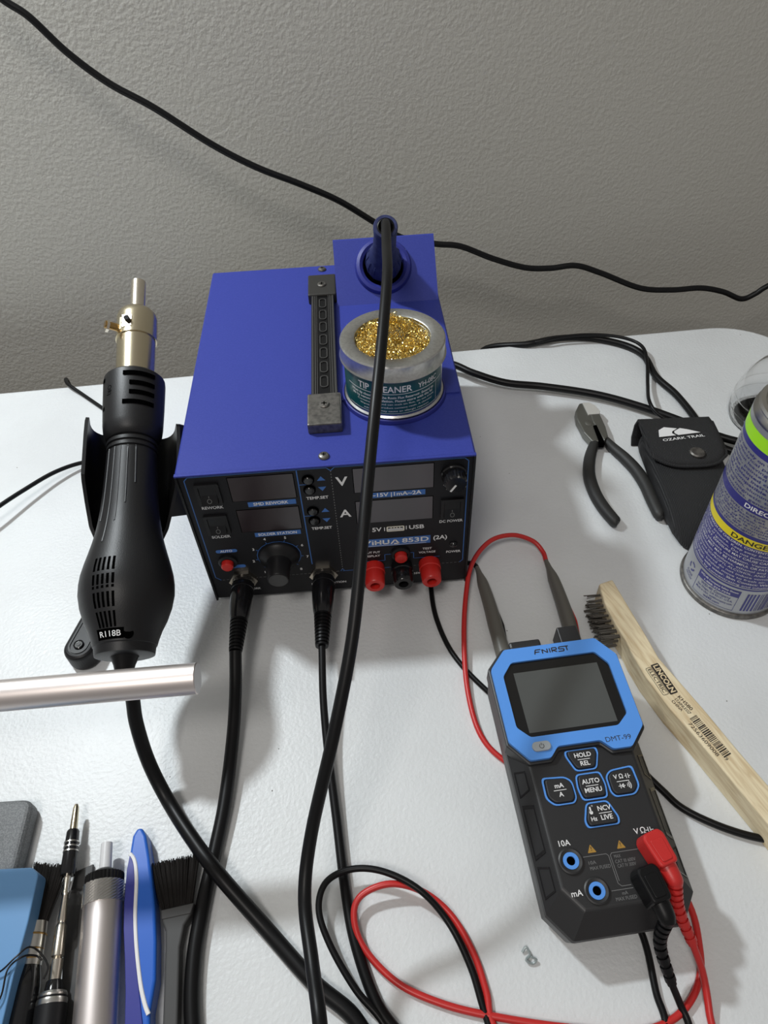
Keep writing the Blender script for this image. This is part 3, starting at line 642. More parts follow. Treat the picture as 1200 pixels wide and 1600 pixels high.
MB(MM).box(-2.6, 2.72, 8.92, 12.78, 3.69, 3.712).build('screen_display', 'lcd', sgl)
# logo of the maker, drawn with strokes
mb = MB(MM); ox = -1.12
def ml(pts, wd=.075): strips(mb, [(.15 + ox + a, 13.78 + b) for a, b in pts], wd, 3.868)
ml([(.42, .3), (.08, .3), (0, .05), (0, 0)]); ml([(0, .14), (.32, .14)]); ml([(.5, 0), (.5, .28), (.82, .02), (.82, .3)]); ml([(.98, .3), (.98, 0)])
ml([(1.12, 0), (1.12, .3), (1.42, .3), (1.42, .16), (1.16, .14), (1.42, 0)]); ml([(1.95, .3), (1.6, .3), (1.56, .17), (1.9, .14), (1.86, 0), (1.5, 0)]); ml([(1.95, .3), (2.2, .3)]); ml([(2.08, .3), (2.08, 0)])
mb.build('black_logo', 'ink', bz)
mb = MB(MM); vs, fs = text('DMT-99', .42, -.004, 'CENTER', 1.5); mb.add([(a + 2.35, b + 7.85 + (a * 0), 3.868) for a, b, c in vs], fs)
mb.build('model_lettering', 'ink', bz)
pb = MB(MM).prism(rrect(-2.72, -1.62, 7.72, 8.28, .26, 5), 3.8, 4.0).build('power_button', 'greybtn', met, bevel=.05)
mb = MB(MM)
for k in range(12):
    a0, a1 = [math.radians(125 + 290 * (k + j) / 12) for j in (0, 1)]; strips(mb, [(-2.17 + .13 * math.cos(a0), 7.98 + .13 * math.sin(a0)), (-2.17 + .13 * math.cos(a1), 7.98 + .13 * math.sin(a1))], .035, 4.008)
strips(mb, [(-2.17, 8.02), (-2.17, 8.16)], .035, 4.008); mb.build('power_symbol', 'ink', pb)
B = {'HOLD': ((0.08, 7.05), [(-.95, .62), (.95, .62), (.98, .3), (.62, -.62), (-.62, -.62), (-.98, .3)]),
     'AUTO': ((0.08, 5.55), [(-.72, .74), (.72, .74), (.84, 0), (.72, -.74), (-.72, -.74), (-.84, 0)]),
     'MA': ((-1.75, 5.55), [(-.85, .82), (.5, .72), (.85, .42), (.85, -.5), (.65, -.78), (-.5, -.78), (-.9, -.35)]),
     'VO': ((1.86, 5.55), [(.85, .82), (-.5, .72), (-.85, .42), (-.85, -.5), (-.65, -.78), (.5, -.78), (.9, -.35)]),
     'NCV': ((0.08, 4.05), [(.62, .65), (-.62, .65), (-.98, -.3), (-.9, -.66), (.9, -.66), (.98, -.3)])}
lines = {'HOLD': ('HOLD', 'REL'), 'AUTO': ('AUTO', 'MENU'), 'MA': ('mA', 'A'), 'VO': ('', ''), 'NCV': ('NCV', 'LIVE')}
for k_, ((cx, cy), P) in B.items():
    P = [(a + cx, b + cy) for a, b in P]
    vs, fs = holed(roundpoly(P, .22), [roundpoly(offs(P, .90), .2)], 3.40, 3.50)
    rg = MB(MM).add(vs, fs).build('button_outline', 'sky', met)
    bt = MB(MM).prism(roundpoly(offs(P, .89), .2), 3.4, 3.62, None, roundpoly(offs(P, .82), .2)).build('button_cap', 'meterblack', rg, bevel=.04)
    mb = MB(MM); a_, b_ = lines[k_]
    dx = .26 if k_ == 'NCV' else 0
    if a_: wtxt(mb, a_, cx + dx, cy + .22, .36, None, .018, 3.632)
    if b_: wtxt(mb, b_, cx + dx, cy - .26, .36, None, .018, 3.632)
    strips(mb, [(cx + dx - .36, cy - .02), (cx + dx + .36, cy - .02)], .035, 3.632)
    if k_ == 'NCV':
        wtxt(mb, 'Hz', cx - .45, cy - .27, .3, None, .018, 3.632)
        p = circ(cx - .5, cy + .08, .1, 12); mb.add([(a, b, 3.632) for a, b in p], [list(range(12))]); strips(mb, [(cx - .5, cy + .1), (cx - .5, cy + .38)], .08, 3.632); wtxt(mb, '°', cx - .36, cy + .33, .3, None, 0, 3.632)
    if k_ == 'VO':
        wtxt(mb, 'V', cx - .35, cy + .24, .34, None, .018, 3.632); wtxt(mb, 'Ω', cx - .03, cy + .24, .34, None, .018, 3.632)
        for q in (-.06, .06): strips(mb, [(cx + .33 + q, cy + .1), (cx + .33 + q, cy + .36)], .04, 3.632)
        strips(mb, [(cx + .18, cy + .23), (cx + .27, cy + .23)], .04, 3.632); strips(mb, [(cx + .39, cy + .23), (cx + .5, cy + .23)], .04, 3.632)
        mb.add([(cx - .22, cy - .27, 3.632), (cx - .02, cy - .14, 3.632), (cx - .02, cy - .4, 3.632)], [(0, 1, 2)]); strips(mb, [(cx - .22, cy - .14), (cx - .22, cy - .4)], .04, 3.632); strips(mb, [(cx - .34, cy - .27), (cx + .06, cy - .27)], .035, 3.632)
        for r in (.1, .19, .28):
            for k in range(4):
                a0, a1 = [math.radians(-45 + 90 * (k + j) / 4) for j in (0, 1)]; strips(mb, [(cx + .1 + r * math.cos(a0), cy - .27 + r * math.sin(a0)), (cx + .1 + r * math.cos(a1), cy - .27 + r * math.sin(a1))], .04, 3.632)
    mb.build('button_lettering', 'white', bt)
for x, y in ((-2.2, 1.95), (-1.3, .4), (1.3, .4), (2.2, 1.95)):
    j = MB(MM @ Matrix.Translation((x, y, 3.42))).lathe([(.66, 0), (.66, .1), (.58, .14), (.44, .1)], 36, None, False).build('jack_collar', 'meterblack', met, True)
    MB(MM @ Matrix.Translation((x, y, 3.42))).lathe([(.42, .02), (.42, .12), (.23, .12), (.22, .02)], 32, None, False).build('jack_ring', 'sky', j, True)
    MB(MM @ Matrix.Translation((x, y, 3.42))).cyl(.42, .0, .03, 24).build('jack_hole', 'hole', j)
mb = MB(MM); zt = 3.432
for s, x, y, sz in (('10A', -2.32, 2.85, .42), ('mA', -2.35, .42, .42), ('V', 1.72, 2.9, .42), ('Ω', 2.08, 2.9, .42)): wtxt(mb, s, x, y, sz, None, .01, zt)
for q in (2.38, 2.5): strips(mb, [(q, 2.74), (q, 3.04)], .04, zt)
strips(mb, [(2.24, 2.89), (2.36, 2.89)], .04, zt); strips(mb, [(2.52, 2.89), (2.66, 2.89)], .04, zt)
mb.build('jack_lettering', 'white', met)
mb = MB(MM)
strips(mb, [(-1.5, 2.05), (-.25, 2.05), (-.15, 1.95), (-.1, .6), (.05, .45), (.55, .45)], .03, zt); strips(mb, [(1.5, 2.05), (.05, 2.05), (-.05, 1.95), (0, .7)], .03, zt); strips(mb, [(-.55, .3), (.6, .3)], .03, zt)
for s, x, y, wd in (('10A', -1.1, 1.72, .4), ('MAX FUSED', -.75, 1.45, 1.1), ('MAX', .3, 1.85, .35), ('CAT III 600V', .65, 1.6, 1.1), ('CAT IV 300V', .65, 1.38, 1.0), ('mA', .1, .12, .3), ('MAX FUSED', .1, -.12, 1.1)): wtxt(mb, s, x, y, .24, wd, 0, zt)
mb.build('faint_face_print', 'dimprint', met)
for x in (-.95, .65):
    g = MB(MM); g.prism(roundpoly([(x - .24, 2.2), (x + .24, 2.2), (x, 2.62)], .05), zt - .02, zt + .002); g = g.build('warning_triangle', 'yellow', met)
    q = MB(MM); strips(q, [(x, 2.3), (x, 2.34)], .04, zt + .006); strips(q, [(x, 2.38), (x, 2.5)], .04, zt + .006); q.build('warning_mark', 'ink', g)
MB(MM).box(-2.4, -.35, 14.4, 14.95, 2.5, 3.75).build('sensor_bump', 'meterblack', met, bevel=.15)
MB(MM).box(.95, 2.25, 14.4, 15.6, 2.0, 3.65).build('top_block', 'meterblack', met, bevel=.08)

# ------------------------------------------------------------------ test leads
def lead(name, label, colour, probe_pts, jack, relief_px, wires, fl):
    t = thing(name, label, 'test lead', tuple(probe_pts[0]))
    P = spline(probe_pts, 6)
    pb_ = MB().tube(P, [.17, .24, .42, .47, .50, .54, .52, .54, .56, .52, .34, .2], 20, 1).build('probe_grip', 'probe', t, True)
    dd = (P[-1] - P[-2]).normalized(); MB().tube([P[-1], P[-1] + dd * 1.6], .1, 8, 1).build('probe_tip', 'steel', t, True)
    a = P[int(len(P) * .52)]; s_ = RR * .47; u_ = Vector((0, 0, .06))
    MB().tube([P[int(len(P) * .40)] + s_ + u_, P[int(len(P) * .48)] + s_ * 1.08 + u_, P[int(len(P) * .56)] + s_ + u_], [.06, .14, .06], 8, 4).build('colour_inlay', colour, t, True)
    for w_ in wires: MB().tube(w_, .185, 12, 8).build('lead_wire', colour, t, True)
    # right-angle plug seated in its jack
    jx, jy = jack; b = lambda x, y, z: MM @ Vector((x, y, z))
    ang = fl
    F = MM @ Matrix.Translation((jx, jy, 3.45)) @ Matrix.Rotation(ang, 4, 'Z')
    hd_ = MB(F).prism(roundpoly([(-.62, -1.15), (.62, -1.15), (.72, .4), (.5, .72), (-.5, .72), (-.72, .4)], .2), 0, 1.2, None, roundpoly([(-.52, -1.1), (.52, -1.1), (.6, .35), (.42, .62), (-.42, .62), (-.6, .35)], .2)).build('plug_head', colour, t, bevel=.12, bseg=3)
    MB(F).prism(roundpoly([(-.3, -.9), (.3, -.9), (.36, .2), (-.36, .2)], .12), 1.19, 1.26).build('plug_ridge', colour, hd_, bevel=.03)
    n0 = F @ Vector((0, -.9, .62)); n1 = F @ Vector((0, -1.75, .52)); n2 = relief_px[0]; n3 = relief_px[1]
    MB().tube([n0, n1, n1 + (n2 - n1) * .12], [.52, .44, .38], 16, 3, flat=.85).build('plug_neck', colour, t, True)
    S = spline([n1 + (n2 - n1) * .05, n2, n3], 9); mb = MB()
    for i in range(0, len(S) - 1, 2):
        mb.tube([S[i], S[i] + (S[min(i + 2, len(S) - 1)] - S[i]) * .58], .38 - .11 * i / len(S), 12, 1)
    mb.tube(S, .24, 10, 1); mb.build('strain_relief', colour, t, True)
M['rleadm'] = M['redw']
r1, r2 = at(1060, 1420, 3.1), at(1083, 1476, 1.9)
rp = [at(853, 876, .5), at(863, 900, .55), at(876, 935, .55), at(890, 978, .55), at(903, 1025, .55), at(914, 1062, .55), at(926, 1100, .55)]
topw = [rp[0], at(848, 862, .5), at(832, 845, .9), at(800, 836, 1.4), at(765, 846, 1.5), at(738, 880, 1.2), at(728, 930, .9), at(725, 1000, .6), at(731, 1080, .3), at(752, 1150, .2), at(795, 1193, .2), at(870, 1230, .2), at(990, 1300, .2), at(1070, 1400, .2), at(1093, 1480, .2), at(1090, 1540, .2), at(1055, 1590, .2), at(990, 1612, .2), at(880, 1605, .2), at(770, 1588, .2), at(690, 1568, .2), at(620, 1535, .25), at(568, 1480, .4), at(553, 1430, .7), at(566, 1398, .9), at(610, 1381, 1.1), at(660, 1393, .8), at(705, 1430, .4), at(740, 1490, .2), at(760, 1550, .2), at(775, 1610, .2), at(860, 1720, .2), at(1060, 1740, .2), at(1112, 1640, .2), at(1108, 1580, .35), at(1098, 1520, 1.0), r2]
lead('test_lead', 'red test lead plugged into the multimeter, with a grey probe and a looped red wire', 'redw', rp, (2.2, 1.95), (r1, r2), [topw], math.radians(14))
b1, b2 = at(1031, 1475, 2.6), at(1050, 1538, 1.1)
bp_ = [at(745, 886, .5), at(753, 908, .55), at(765, 945, .55), at(776, 985, .55), at(789, 1030, .55), at(801, 1065, .55), at(815, 1105, .55)]
w1 = [bp_[0], at(739, 881, .4), at(728, 880, .3), at(700, 885, .3), at(676, 900, .3), at(674, 925, .3), at(683, 970, .2), at(710, 1025, .2), at(765, 1083, .2), at(850, 1150, .2), at(930, 1300, .2), at(990, 1430, .2), at(1010, 1480, .2), at(1025, 1550, .2), at(1040, 1610, .2), at(1010, 1700, .2), at(800, 1780, .2), at(650, 1700, .2), at(600, 1600, .45), at(555, 1545, .75), at(515, 1475, .9), at(498, 1420, 1.0), at(510, 1378, 1.15), at(550, 1358, 1.2), at(600, 1362, 1.3), at(655, 1390, 1.2), at(700, 1440, .5), at(735, 1510, .2), at(760, 1590, .2), at(800, 1690, .2), at(950, 1720, .2), at(1075, 1680, .2), at(1078, 1610, .2), at(1063, 1570, .4), b2]
lead('test_lead', 'black test lead plugged into the multimeter, with a grey probe and a looped black wire', 'rubber', bp_, (1.3, .4), (b1, b2), [w1], math.radians(10))

# ------------------------------------------------------------------ loose cords
def cordthing(label, pts, r, m='rubber'):
    o = MB().tube(pts, r, 12, 8).build('cord', m, None, True); return solo(o, label, 'cord')
WY = 36.2
cordthing('long black cord hanging across the grey wall, from the top left corner to the right', [aty(-80, -70, WY), aty(0, -4, WY), aty(45, 26, WY), aty(105, 82, WY), aty(170, 130, WY), aty(240, 168, WY), aty(330, 225, WY), aty(400, 261, WY), aty(470, 288, WY), aty(530, 314, WY), aty(588, 349, WY), aty(630, 372, WY), aty(680, 381, WY), aty(720, 385, WY), aty(770, 404, WY), aty(820, 418, WY), aty(860, 419, WY), aty(900, 415, WY), aty(940, 427, WY), aty(1000, 450, WY), aty(1050, 453, WY), aty(1095, 450, WY), aty(1130, 456, WY), aty(1158, 467, WY), aty(1180, 459, WY), aty(1205, 444, WY), aty(1300, 400, WY)], .30)
cordthing('thick black mains cord running from behind the blue station to behind the spray can', [(15, 26, 1.2), (17.5, 27, 1.3), at(700, 568, 1.3), at(740, 583, 1.2), at(790, 598, .9), at(850, 604, .8), at(930, 616, .8), at(1000, 635, .8), at(1070, 660, .9), at(1130, 684, .9), at(1200, 700, .8), at(1290, 720, .6)], .36)
cordthing('thick black cord curving in from the back table edge down to the pouch', [(25.5, 33.6, -6), (26, 33, -1.5), at(822, 538, .35), at(870, 529, .4), at(920, 528, .4), at(972, 538, .4), at(1005, 555, .45), at(1025, 588, .45), at(1055, 615, .45), at(1080, 645, .4), at(1098, 672, .36), at(1120, 694, .36), at(1150, 707, .36), at(1220, 722, .36)], .34)
cordthing('thin black cord looping over the mains cord toward the pouch', [(27, 33.4, -6), (27.3, 33, -1.5), at(835, 535, .6), at(880, 526, 1.0), at(930, 523, 1.1), at(975, 528, 1.1), at(1003, 541, 1.1), at(1011, 565, 1.0), at(1012, 600, .9), at(1014, 625, 1.6), at(1026, 645, 1.4), at(1050, 660, 1.0), at(1075, 672, .6), at(1090, 690, .4)], .17)
cordthing('thin black cord on the table at the far left, passing behind the hot air gun', [(-19.6, 33, -5), (-19.2, 31.8, -.8), at(106, 600, .35), at(130, 617, .2), at(165, 641, .2), at(205, 668, .2), at(235, 700, .2), at(205, 722, .2), at(165, 720, .3), at(128, 723, .6), at(85, 738, 1.0), at(40, 764, 1.3), at(-10, 797, 1.6), at(-80, 850, 1.6)], .19)
cordthing('black cord running right from under the multimeter toward the wire brush', [at(960, 1150, .2), at(1000, 1200, .2), at(1036, 1236, .2), at(1065, 1262, .25), at(1110, 1285, .3), at(1160, 1303, .3), at(1210, 1314, .3), at(1300, 1330, .3)], .22)
# aluminium bar reaching in from the left
rod = thing('aluminium_bar', 'round satin aluminium bar reaching in from the left below the hot air gun', 'metal bar', (-33, -12.6, 0))
ra, rb_ = at(309, 1060, 12.0), at(0, 1087, 12.0); dr = (rb_ - ra).normalized()
MB(frame(ra, dr)).lathe([(.76, 0), (.80, .04), (.80, 38)], 48).build('bar_tube', 'alu', rod, True)
MB(frame(ra, dr)).cyl(.75, -.006, .02, 40).build('bar_end', 'milky', rod)
pe = ra + dr * 36
MB().tube([(pe.x, pe.y, 12.6), (pe.x, pe.y, 1.2)], .9, 24, 1).build('bar_post', 'alu', rod, True)
MB().cyl(6, 0, 1.3, 40, Matrix.Translation((pe.x, pe.y, 0))).build('bar_base', 'black', rod, True, bevel=.15)

# ------------------------------------------------------------------ folding tool under the gun
ft = thing('pocket_tool', 'black round-ended folding tool with a pivot, half hidden under the hot air gun', 'pocket tool', tuple(at(124, 1018, 0)))
a, b = at(126, 1012, 1.4), at(196, 885, 1.4); a.z = b.z = 0
ux = (b - a); L = ux.length; ux.normalize(); uy = Vector((0, 0, 1)).cross(ux); F = basis(ux, uy, (0, 0, 1), a)
MB(F).prism(rrect(-1.12, L + 2, -1.12, 1.12, 1.1, 10), 0, 1.75).build('tool_body', 'black', ft, bevel=.35, bseg=4)
vs, fs = holed(rrect(-.72, L, -.7, .7, .68, 8), [rrect(-.62, L - .1, -.6, .6, .58, 8)], 1.72, 1.82)
MB(F).add(vs, fs).build('raised_rim', 'black', ft, bevel=.03)
for x in (0, 3.0):
    p_ = MB(F @ Matrix.Translation((x, 0, 0))).lathe([(.36, 1.74), (.36, 1.86), (.3, 1.9), (.26, 1.84), (.01, 1.84)], 28).build('pivot', 'gloss', ft, True)
    MB(F @ Matrix.Translation((x, 0, 1.84))).lathe([(.15, 0), (.15, .04), (.01, .04)], 6).build('pivot_socket', 'brushgrey', p_)

# ------------------------------------------------------------------ diagonal cutters
pz = .55
def P2(px, py, z=.9): q = at(px, py, z); return (q.x, q.y)
pl_ = thing('cutting_pliers', 'small diagonal cutting pliers with dark grey handles lying open beside the pouch', 'pliers', tuple(at(935, 680, 0)))
jawL = [P2(*p) for p in ((905, 631), (914, 630), (921, 645), (926, 652), (930, 668), (938, 690), (925, 690), (912, 676), (906, 664), (901, 655), (899, 643))]
jawR = [P2(*p) for p in ((914, 630), (924, 632), (933, 640), (940, 655), (946, 668), (950, 683), (944, 690), (936, 678), (926, 660), (921, 645))]
MB().prism(jawL, .12, .98).build('jaw', 'cardgrey', pl_, bevel=.12, bseg=3)
MB().prism(jawR, .25, 1.05).build('jaw', 'cardgrey', pl_, bevel=.12, bseg=3)
edge = [P2(*p, 1.05) for p in ((910, 630), (920, 629), (930, 634), (938, 643), (936, 647), (919, 648))]
M['cutface'] = mat('ground_steel', (0.75, 0.74, 0.70), .35, .5)
MB().prism(edge, .95, 1.10).build('bright_cutting_face', 'cutface', pl_, bevel=.03)
MB().prism([P2(*p, 1.06) for p in ((927, 665), (932, 664), (945, 692), (937, 692))], .5, 1.075).build('jaw_slot', 'hole', pl_)
MB(Matrix.Translation((*P2(920, 662), 0))).lathe([(.36, .2), (.36, 1.0), (.3, 1.03), (.01, 1.03)], 28).build('rivet', 'cardgrey', pl_, True)
M['plhandle'] = mat('dark_grey_grip', (0.022, 0.022, 0.021), 0.55)
MB().tube([at(933, 686, pz), at(926, 700, pz), at(921, 720, pz), at(921, 745, pz), at(930, 772, pz), at(944, 795, pz), at(961, 815, pz), at(965, 818, pz)], [.38, .46, .52, .54, .54, .54, .5, .2], 18, 6, flat=1.0).build('grip', 'plhandle', pl_, True)
MB().tube([at(945, 686, pz), at(958, 700, pz), at(975, 715, pz), at(993, 734, pz), at(1008, 757, pz), at(1020, 783, pz), at(1030, 804, pz), at(1035, 810, pz)], [.34, .46, .52, .54, .54, .54, .5, .2], 18, 6).build('grip', 'plhandle', pl_, True)

# ------------------------------------------------------------------ belt pouch
po = thing('belt_pouch', 'black nylon belt pouch with a snap flap and white logo beside the pliers', 'pouch', tuple(at(1060, 740, 0)))
pc = [at(1052, 695, 1.2), at(1070, 735, 1.2), at(1086, 775, 1.1), at(1100, 815, .9), at(1112, 846, .6)]
rings = []
ctr = [Vector((q.x, q.y, 0)) for q in pc]; axis = (ctr[-1] - ctr[0]).normalized(); sd = Vector((-axis.y, axis.x, 0))
if sd.x < 0: sd = -sd
LP = (ctr[-1] - ctr[0]).length
def pring(t_, hw, h):
    r = []; c0 = ctr[0] + axis * (LP * t_)
    for k in range(28):
        a = 2 * PI * k / 28; c_, s_ = math.cos(a), math.sin(a)
        x = hw * (abs(c_) ** .55) * (1 if c_ > 0 else -1); z = h / 2 * (abs(s_) ** .55) * (1 if s_ > 0 else -1)
        r.append(c0 + sd * x + Vector((0, 0, h / 2 + z)))
    return r
rings = [pring(*q) for q in ((-.08, 2.6, 1.6), (-.05, 2.9, 2.4), (.03, 3.05, 2.7), (.3, 3.1, 2.7), (.55, 3.1, 2.5), (.75, 3.0, 2.2), (.9, 2.8, 1.7), (1.0, 2.4, 1.1), (1.05, 1.8, .7))]
MB().loft(rings).build('pouch_body', 'fabric', po, True)
# flap: a stiff sheet folded over the top, ending in a round edge with binding
def fl(xx, t_, z): return ctr[0] + axis * (LP * t_) + sd * xx + Vector((0, 0, z))
flr = []
for k in range(15):
    u_ = k / 14; xx = -3.12 + 6.24 * u_; e_ = .40 * math.sqrt(max(0, 1 - (abs(xx) / 3.6) ** 3.2)) + .02
    row = []
    for j in range(12):
        v_ = j / 11
        if v_ < .3: a = PI * (1 - v_ / .3); t0 = -.11; row.append(fl(xx, t0 - .015 - .05 * math.sin(a), 1.5 + 1.45 * math.cos(a)))
        else: w_ = (v_ - .3) / .7; row.append(fl(xx, -.11 + (e_ + .11) * w_, 2.95 + .22 * math.sin(w_ * PI) - .12 * w_))
    flr.append(row)
vs = [p for r in flr for p in r]; fs = [(i * 12 + j, i * 12 + j + 1, (i + 1) * 12 + j + 1, (i + 1) * 12 + j) for i in range(14) for j in range(11)]
o = MB().add(vs, fs).build('pouch_flap', 'fabric', po, True); so = o.modifiers.new('thick', 'SOLIDIFY'); so.thickness = .0022; so.offset = 0; flap = o
edge = [r[-1] for r in flr]; MB().tube([flr[0][4]] + edge + [flr[-1][4]], .15, 10, 3).build('flap_binding', 'fabric', po, True)
sc_ = at(1090, 706, 3.25); MB(Matrix.Translation(sc_)).lathe([(.62, -.22), (.62, -.02), (.5, .06), (.3, .03), (.01, .02)], 32).build('snap_button', 'capmetal', po, True)
# logo: mountain mark over the brand name, following the flap
la, lb = at(1036, 688, 3.28), at(1101, 680, 3.28); lu = (lb - la); Lw = lu.length; lu.normalize(); lv = Vector((0, 0, 1)).cross(lu)
FL = basis(lu, lv, (0, 0, 1), la)
mb = MB(FL); vs, fs = text('OZARK TRAIL', .42, .012, 'LEFT', Lw); mb.add([(a, b, .0) for a, b, c in vs], fs)
mb.prism([(-.15, .45), (Lw * .36, .42), (Lw * .30, .72), (Lw * .33, .95), (Lw * .48, 1.25), (.75, 1.6), (.15, 1.3)][::-1], -.01, .01)
mb.prism([(Lw * .42, .42), (Lw * .95, .42), (Lw * .72, .95), (Lw * .55, 1.25), (Lw * .38, .95), (Lw * .36, .72)], -.01, .01)
mb.build('white_logo', 'white', po)

# ------------------------------------------------------------------ contact cleaner can
CX, CY, CR = 38.95, -1.55, 3.44
can = thing('spray_can', 'silver and navy aerosol can with a lime band and a yellow DANGER stripe', 'spray can', (CX, CY, 0))
CMx = Matrix.Translation((CX, CY, 0))
MB(CMx).lathe([(3.2, 0), (CR + .12, .05), (CR + .16, .2), (CR + .12, .4), (CR, .5), (CR, 15.9), (CR - .03, 16.0)], 96).build('can_body', 'silverp', can, True)
MB(CMx).lathe([(3.2, 0), (CR + .14, .05), (CR + .18, .2), (CR + .14, .42), (CR + .02, .5)], 96).build('base_rim', 'capmetal', can, True)
MB(CMx).lathe([(CR, 15.85), (CR - .02, 16.1), (CR - .22, 16.35), (CR - .25, 16.45), (CR - .15, 16.55), (CR - .25, 16.72), (CR - .5, 16.7), (CR - .6, 16.4), (CR - .75, 16.3), (CR - 1.2, 16.9), (1.5, 17.5), (1.35, 17.6), (1.3, 17.9), (1.1, 17.9), (1.0, 17.6), (.01, 17.6)], 80).build('top_dome', 'steel', can, True)
MB(CMx).lathe([(.32, 17.6), (.32, 18.3), (.01, 18.3)], 16).build('valve_stem', 'milky', can, True)
pc_ = math.atan2(CAM.y - CY, CAM.x - CX)
f = cylmap(CX, CY, 0, CR, pc_ + .1)
def band(name, m, y0, y1, off=.012): mb = MB(); mb.lathe([(CR + off, y0), (CR + off, y1)], 96, CMx, False); return mb.build(name, m, can, True)
ZG0, ZG1 = 14.6, 15.5
band('lime_band', 'green', ZG0, ZG1); band('navy_line', 'navyink', 14.15, ZG0); db = band('navy_stripe', 'navyink', 10.15, 10.8)
yb = band('yellow_stripe', 'yel', 7.4, 8.05); band('navy_line', 'navyink', 8.05, 8.35); nv = band('navy_field', 'navyink', 3.45, 7.4); band('navy_line', 'navyink', 3.2, 3.35)
mb = MB(); cyltext(mb, f, 'CONTACT', .25, 15.02, .7, 3.2, .02); mb.build('lime_band_lettering', 'ink', can)
mb = MB(); cyltext(mb, f, 'DIRECTIONS', .1, 10.46, .48, 3.4, .02); mb.build('direction_lettering', 'white', db)
mb = MB(); cyltext(mb, f, 'DANGER', -.1, 7.7, .54, 2.9, .02); mb.build('danger_lettering', 'ink', yb)
mb = MB()
T1 = ['Do not rely on WD-40 for safe cleaning', 'of electrical parts. Does not leave', 'without leaving residue on contacts', 'plastic, painted or metal parts and', 'on the printed circuit boards, relays', 'and related instruments. Ozone safe', 'Safe, Compatible with most plastics', 'magnesium, aluminum and iron metals', 'and all magnetic tape heads, relays', 'the switches, generators, more parts']
for i, s in enumerate(T1): cyltext(mb, f, s, -.5, 13.88 - i * .32, .29, 8.2, .012 if i in (0, 4, 5, 6) else .002)
T2 = ['ON CAN WELL before using product now', 'Spray on surface. Let surface dry well', 'WITH SPRAY straw, cord and outlet and', 'spray area of circuit. Apply until wet', 'electric surface is clean while product', 'and allow to dry completely before use', 'rinse and thoroughly ventilate the area']
for i, s in enumerate(T2): cyltext(mb, f, s, -.5, 9.95 - i * .235, .235, 8.4, .004)
mb.build('navy_small_print', 'navyink', can)
mb = MB()
T3 = ['KEEP OUT OF REACH OF CHILDREN. CONTENTS ARE EXTREMELY FLAMMABLE', 'Contents under pressure. Keep away from heat and sparks, flames', 'and all sources of ignition. Do not puncture or incinerate the can', 'or store above 120 F. EXPOSURE MAY CAUSE CAN TO BURST INTO FLAMES', 'Use only with adequate ventilation. Vapors may travel and ignite', 'VAPOR OR SPRAY MIST MAY BE HARMFUL OR FATAL IF INHALED. USE CARE', 'Contains petroleum distillates, ethanol and carbon dioxide gases', 'and 2-methylpentane ISOPROPYL ALCOHOL, AND 1,1-DIFLUOROETHANE', 'FIRST AID: if swallowed do not induce vomiting. Call a physician', 'or poison center. Inhaled: move to fresh air. Skin contact: wash', 'Eye Contact: Flush with water. Skin Contact: Wash with soap water', 'Intentional misuse by concentrating and inhaling may be harmful']
for i, s in enumerate(T3): cyltext(mb, f, s, -.2, 7.2 - i * .325, .28, 10.6, .008 if i in (0, 3, 5, 10) else -.004)
mb.build('white_small_print', 'white', nv)
mb = MB(); cylband(mb, f, -2.45, .75, 2.25, 2.95, .013)
for y in (.75, 2.95): cylband(mb, f, -2.45, .75, y, y + .03, .013)
for x in (-2.45, .72): cylband(mb, f, x, x + .03, .75, 2.95, .013)
for i, (s, wd) in enumerate((('WD-40 Company', 2.6), ('San Diego, CA 92131 U.S.A.', 3.1), ('Made in USA. wd40company.com', 3.2), ('wd40.com', 1.4))): cyltext(mb, f, s, -.85, 2.0 - i * .32, .34 if i in (0, 3) else .25, wd * .88, .01)
rr_ = random.Random(5); x = 1.2
while x < 4.6: w_ = rr_.choice((.05, .09, .14)); cylband(mb, f, x, x + w_, .9, 2.85, .013, 1); x += w_ + rr_.choice((.05, .08, .12))
for k in range(3):                       # recycling arrows
    a0 = 2 * PI * k / 3 + .5
    for j in range(4):
        a, b = a0 + j * .35, a0 + (j + 1) * .35; P = [f(-3.3 + r * math.cos(t_), 2.2 + r * math.sin(t_), .013) for t_ in (a, b) for r in (.26, .40)]; mb.add(P, [(0, 1, 3, 2)])
cyltext(mb, f, 'PLEASE', -3.3, 1.5, .26, .8); cyltext(mb, f, 'RECYCLE', -3.3, 1.2, .26, .9)
mb.build('navy_label_print', 'navyink', can)
mb = MB(); cyltext(mb, f, 'WD-40 Company Safety Sheets', -.85, 2.76, .24, 2.9); cyltext(mb, f, '1-888-324-7596', -.85, 2.43, .24, 2.0); mb.build('label_box_lettering', 'white', can)

# ------------------------------------------------------------------ clear container behind the can
cc = at(1204, 655, 0)
prf = [(3.3, .0), (3.75, .15), (3.95, .8), (3.95, 1.8), (3.8, 3.2), (3.45, 4.4), (2.8, 5.5), (1.9, 6.2), (.9, 6.55), (.02, 6.6)]
inn_ = [(max(.01, r - .09), z - .09 if z > .2 else z + .12) for r, z in prf[::-1]]
cj = thing('clear_container', 'clear plastic domed container standing at the right edge behind the spray can', 'container', (cc.x, cc.y, 0))
MB(Matrix.Translation((cc.x, cc.y, 0))).lathe(prf + inn_, 64).build('clear_shell', 'clear', cj, True)
mb = MB(Matrix.Translation((cc.x, cc.y, 0)))
for z, r in ((1.3, 3.94), (2.5, 3.9)): mb.torus(r, .04, 64, 8, z=z)
mb.build('moulded_ring', 'clear', cj, True)

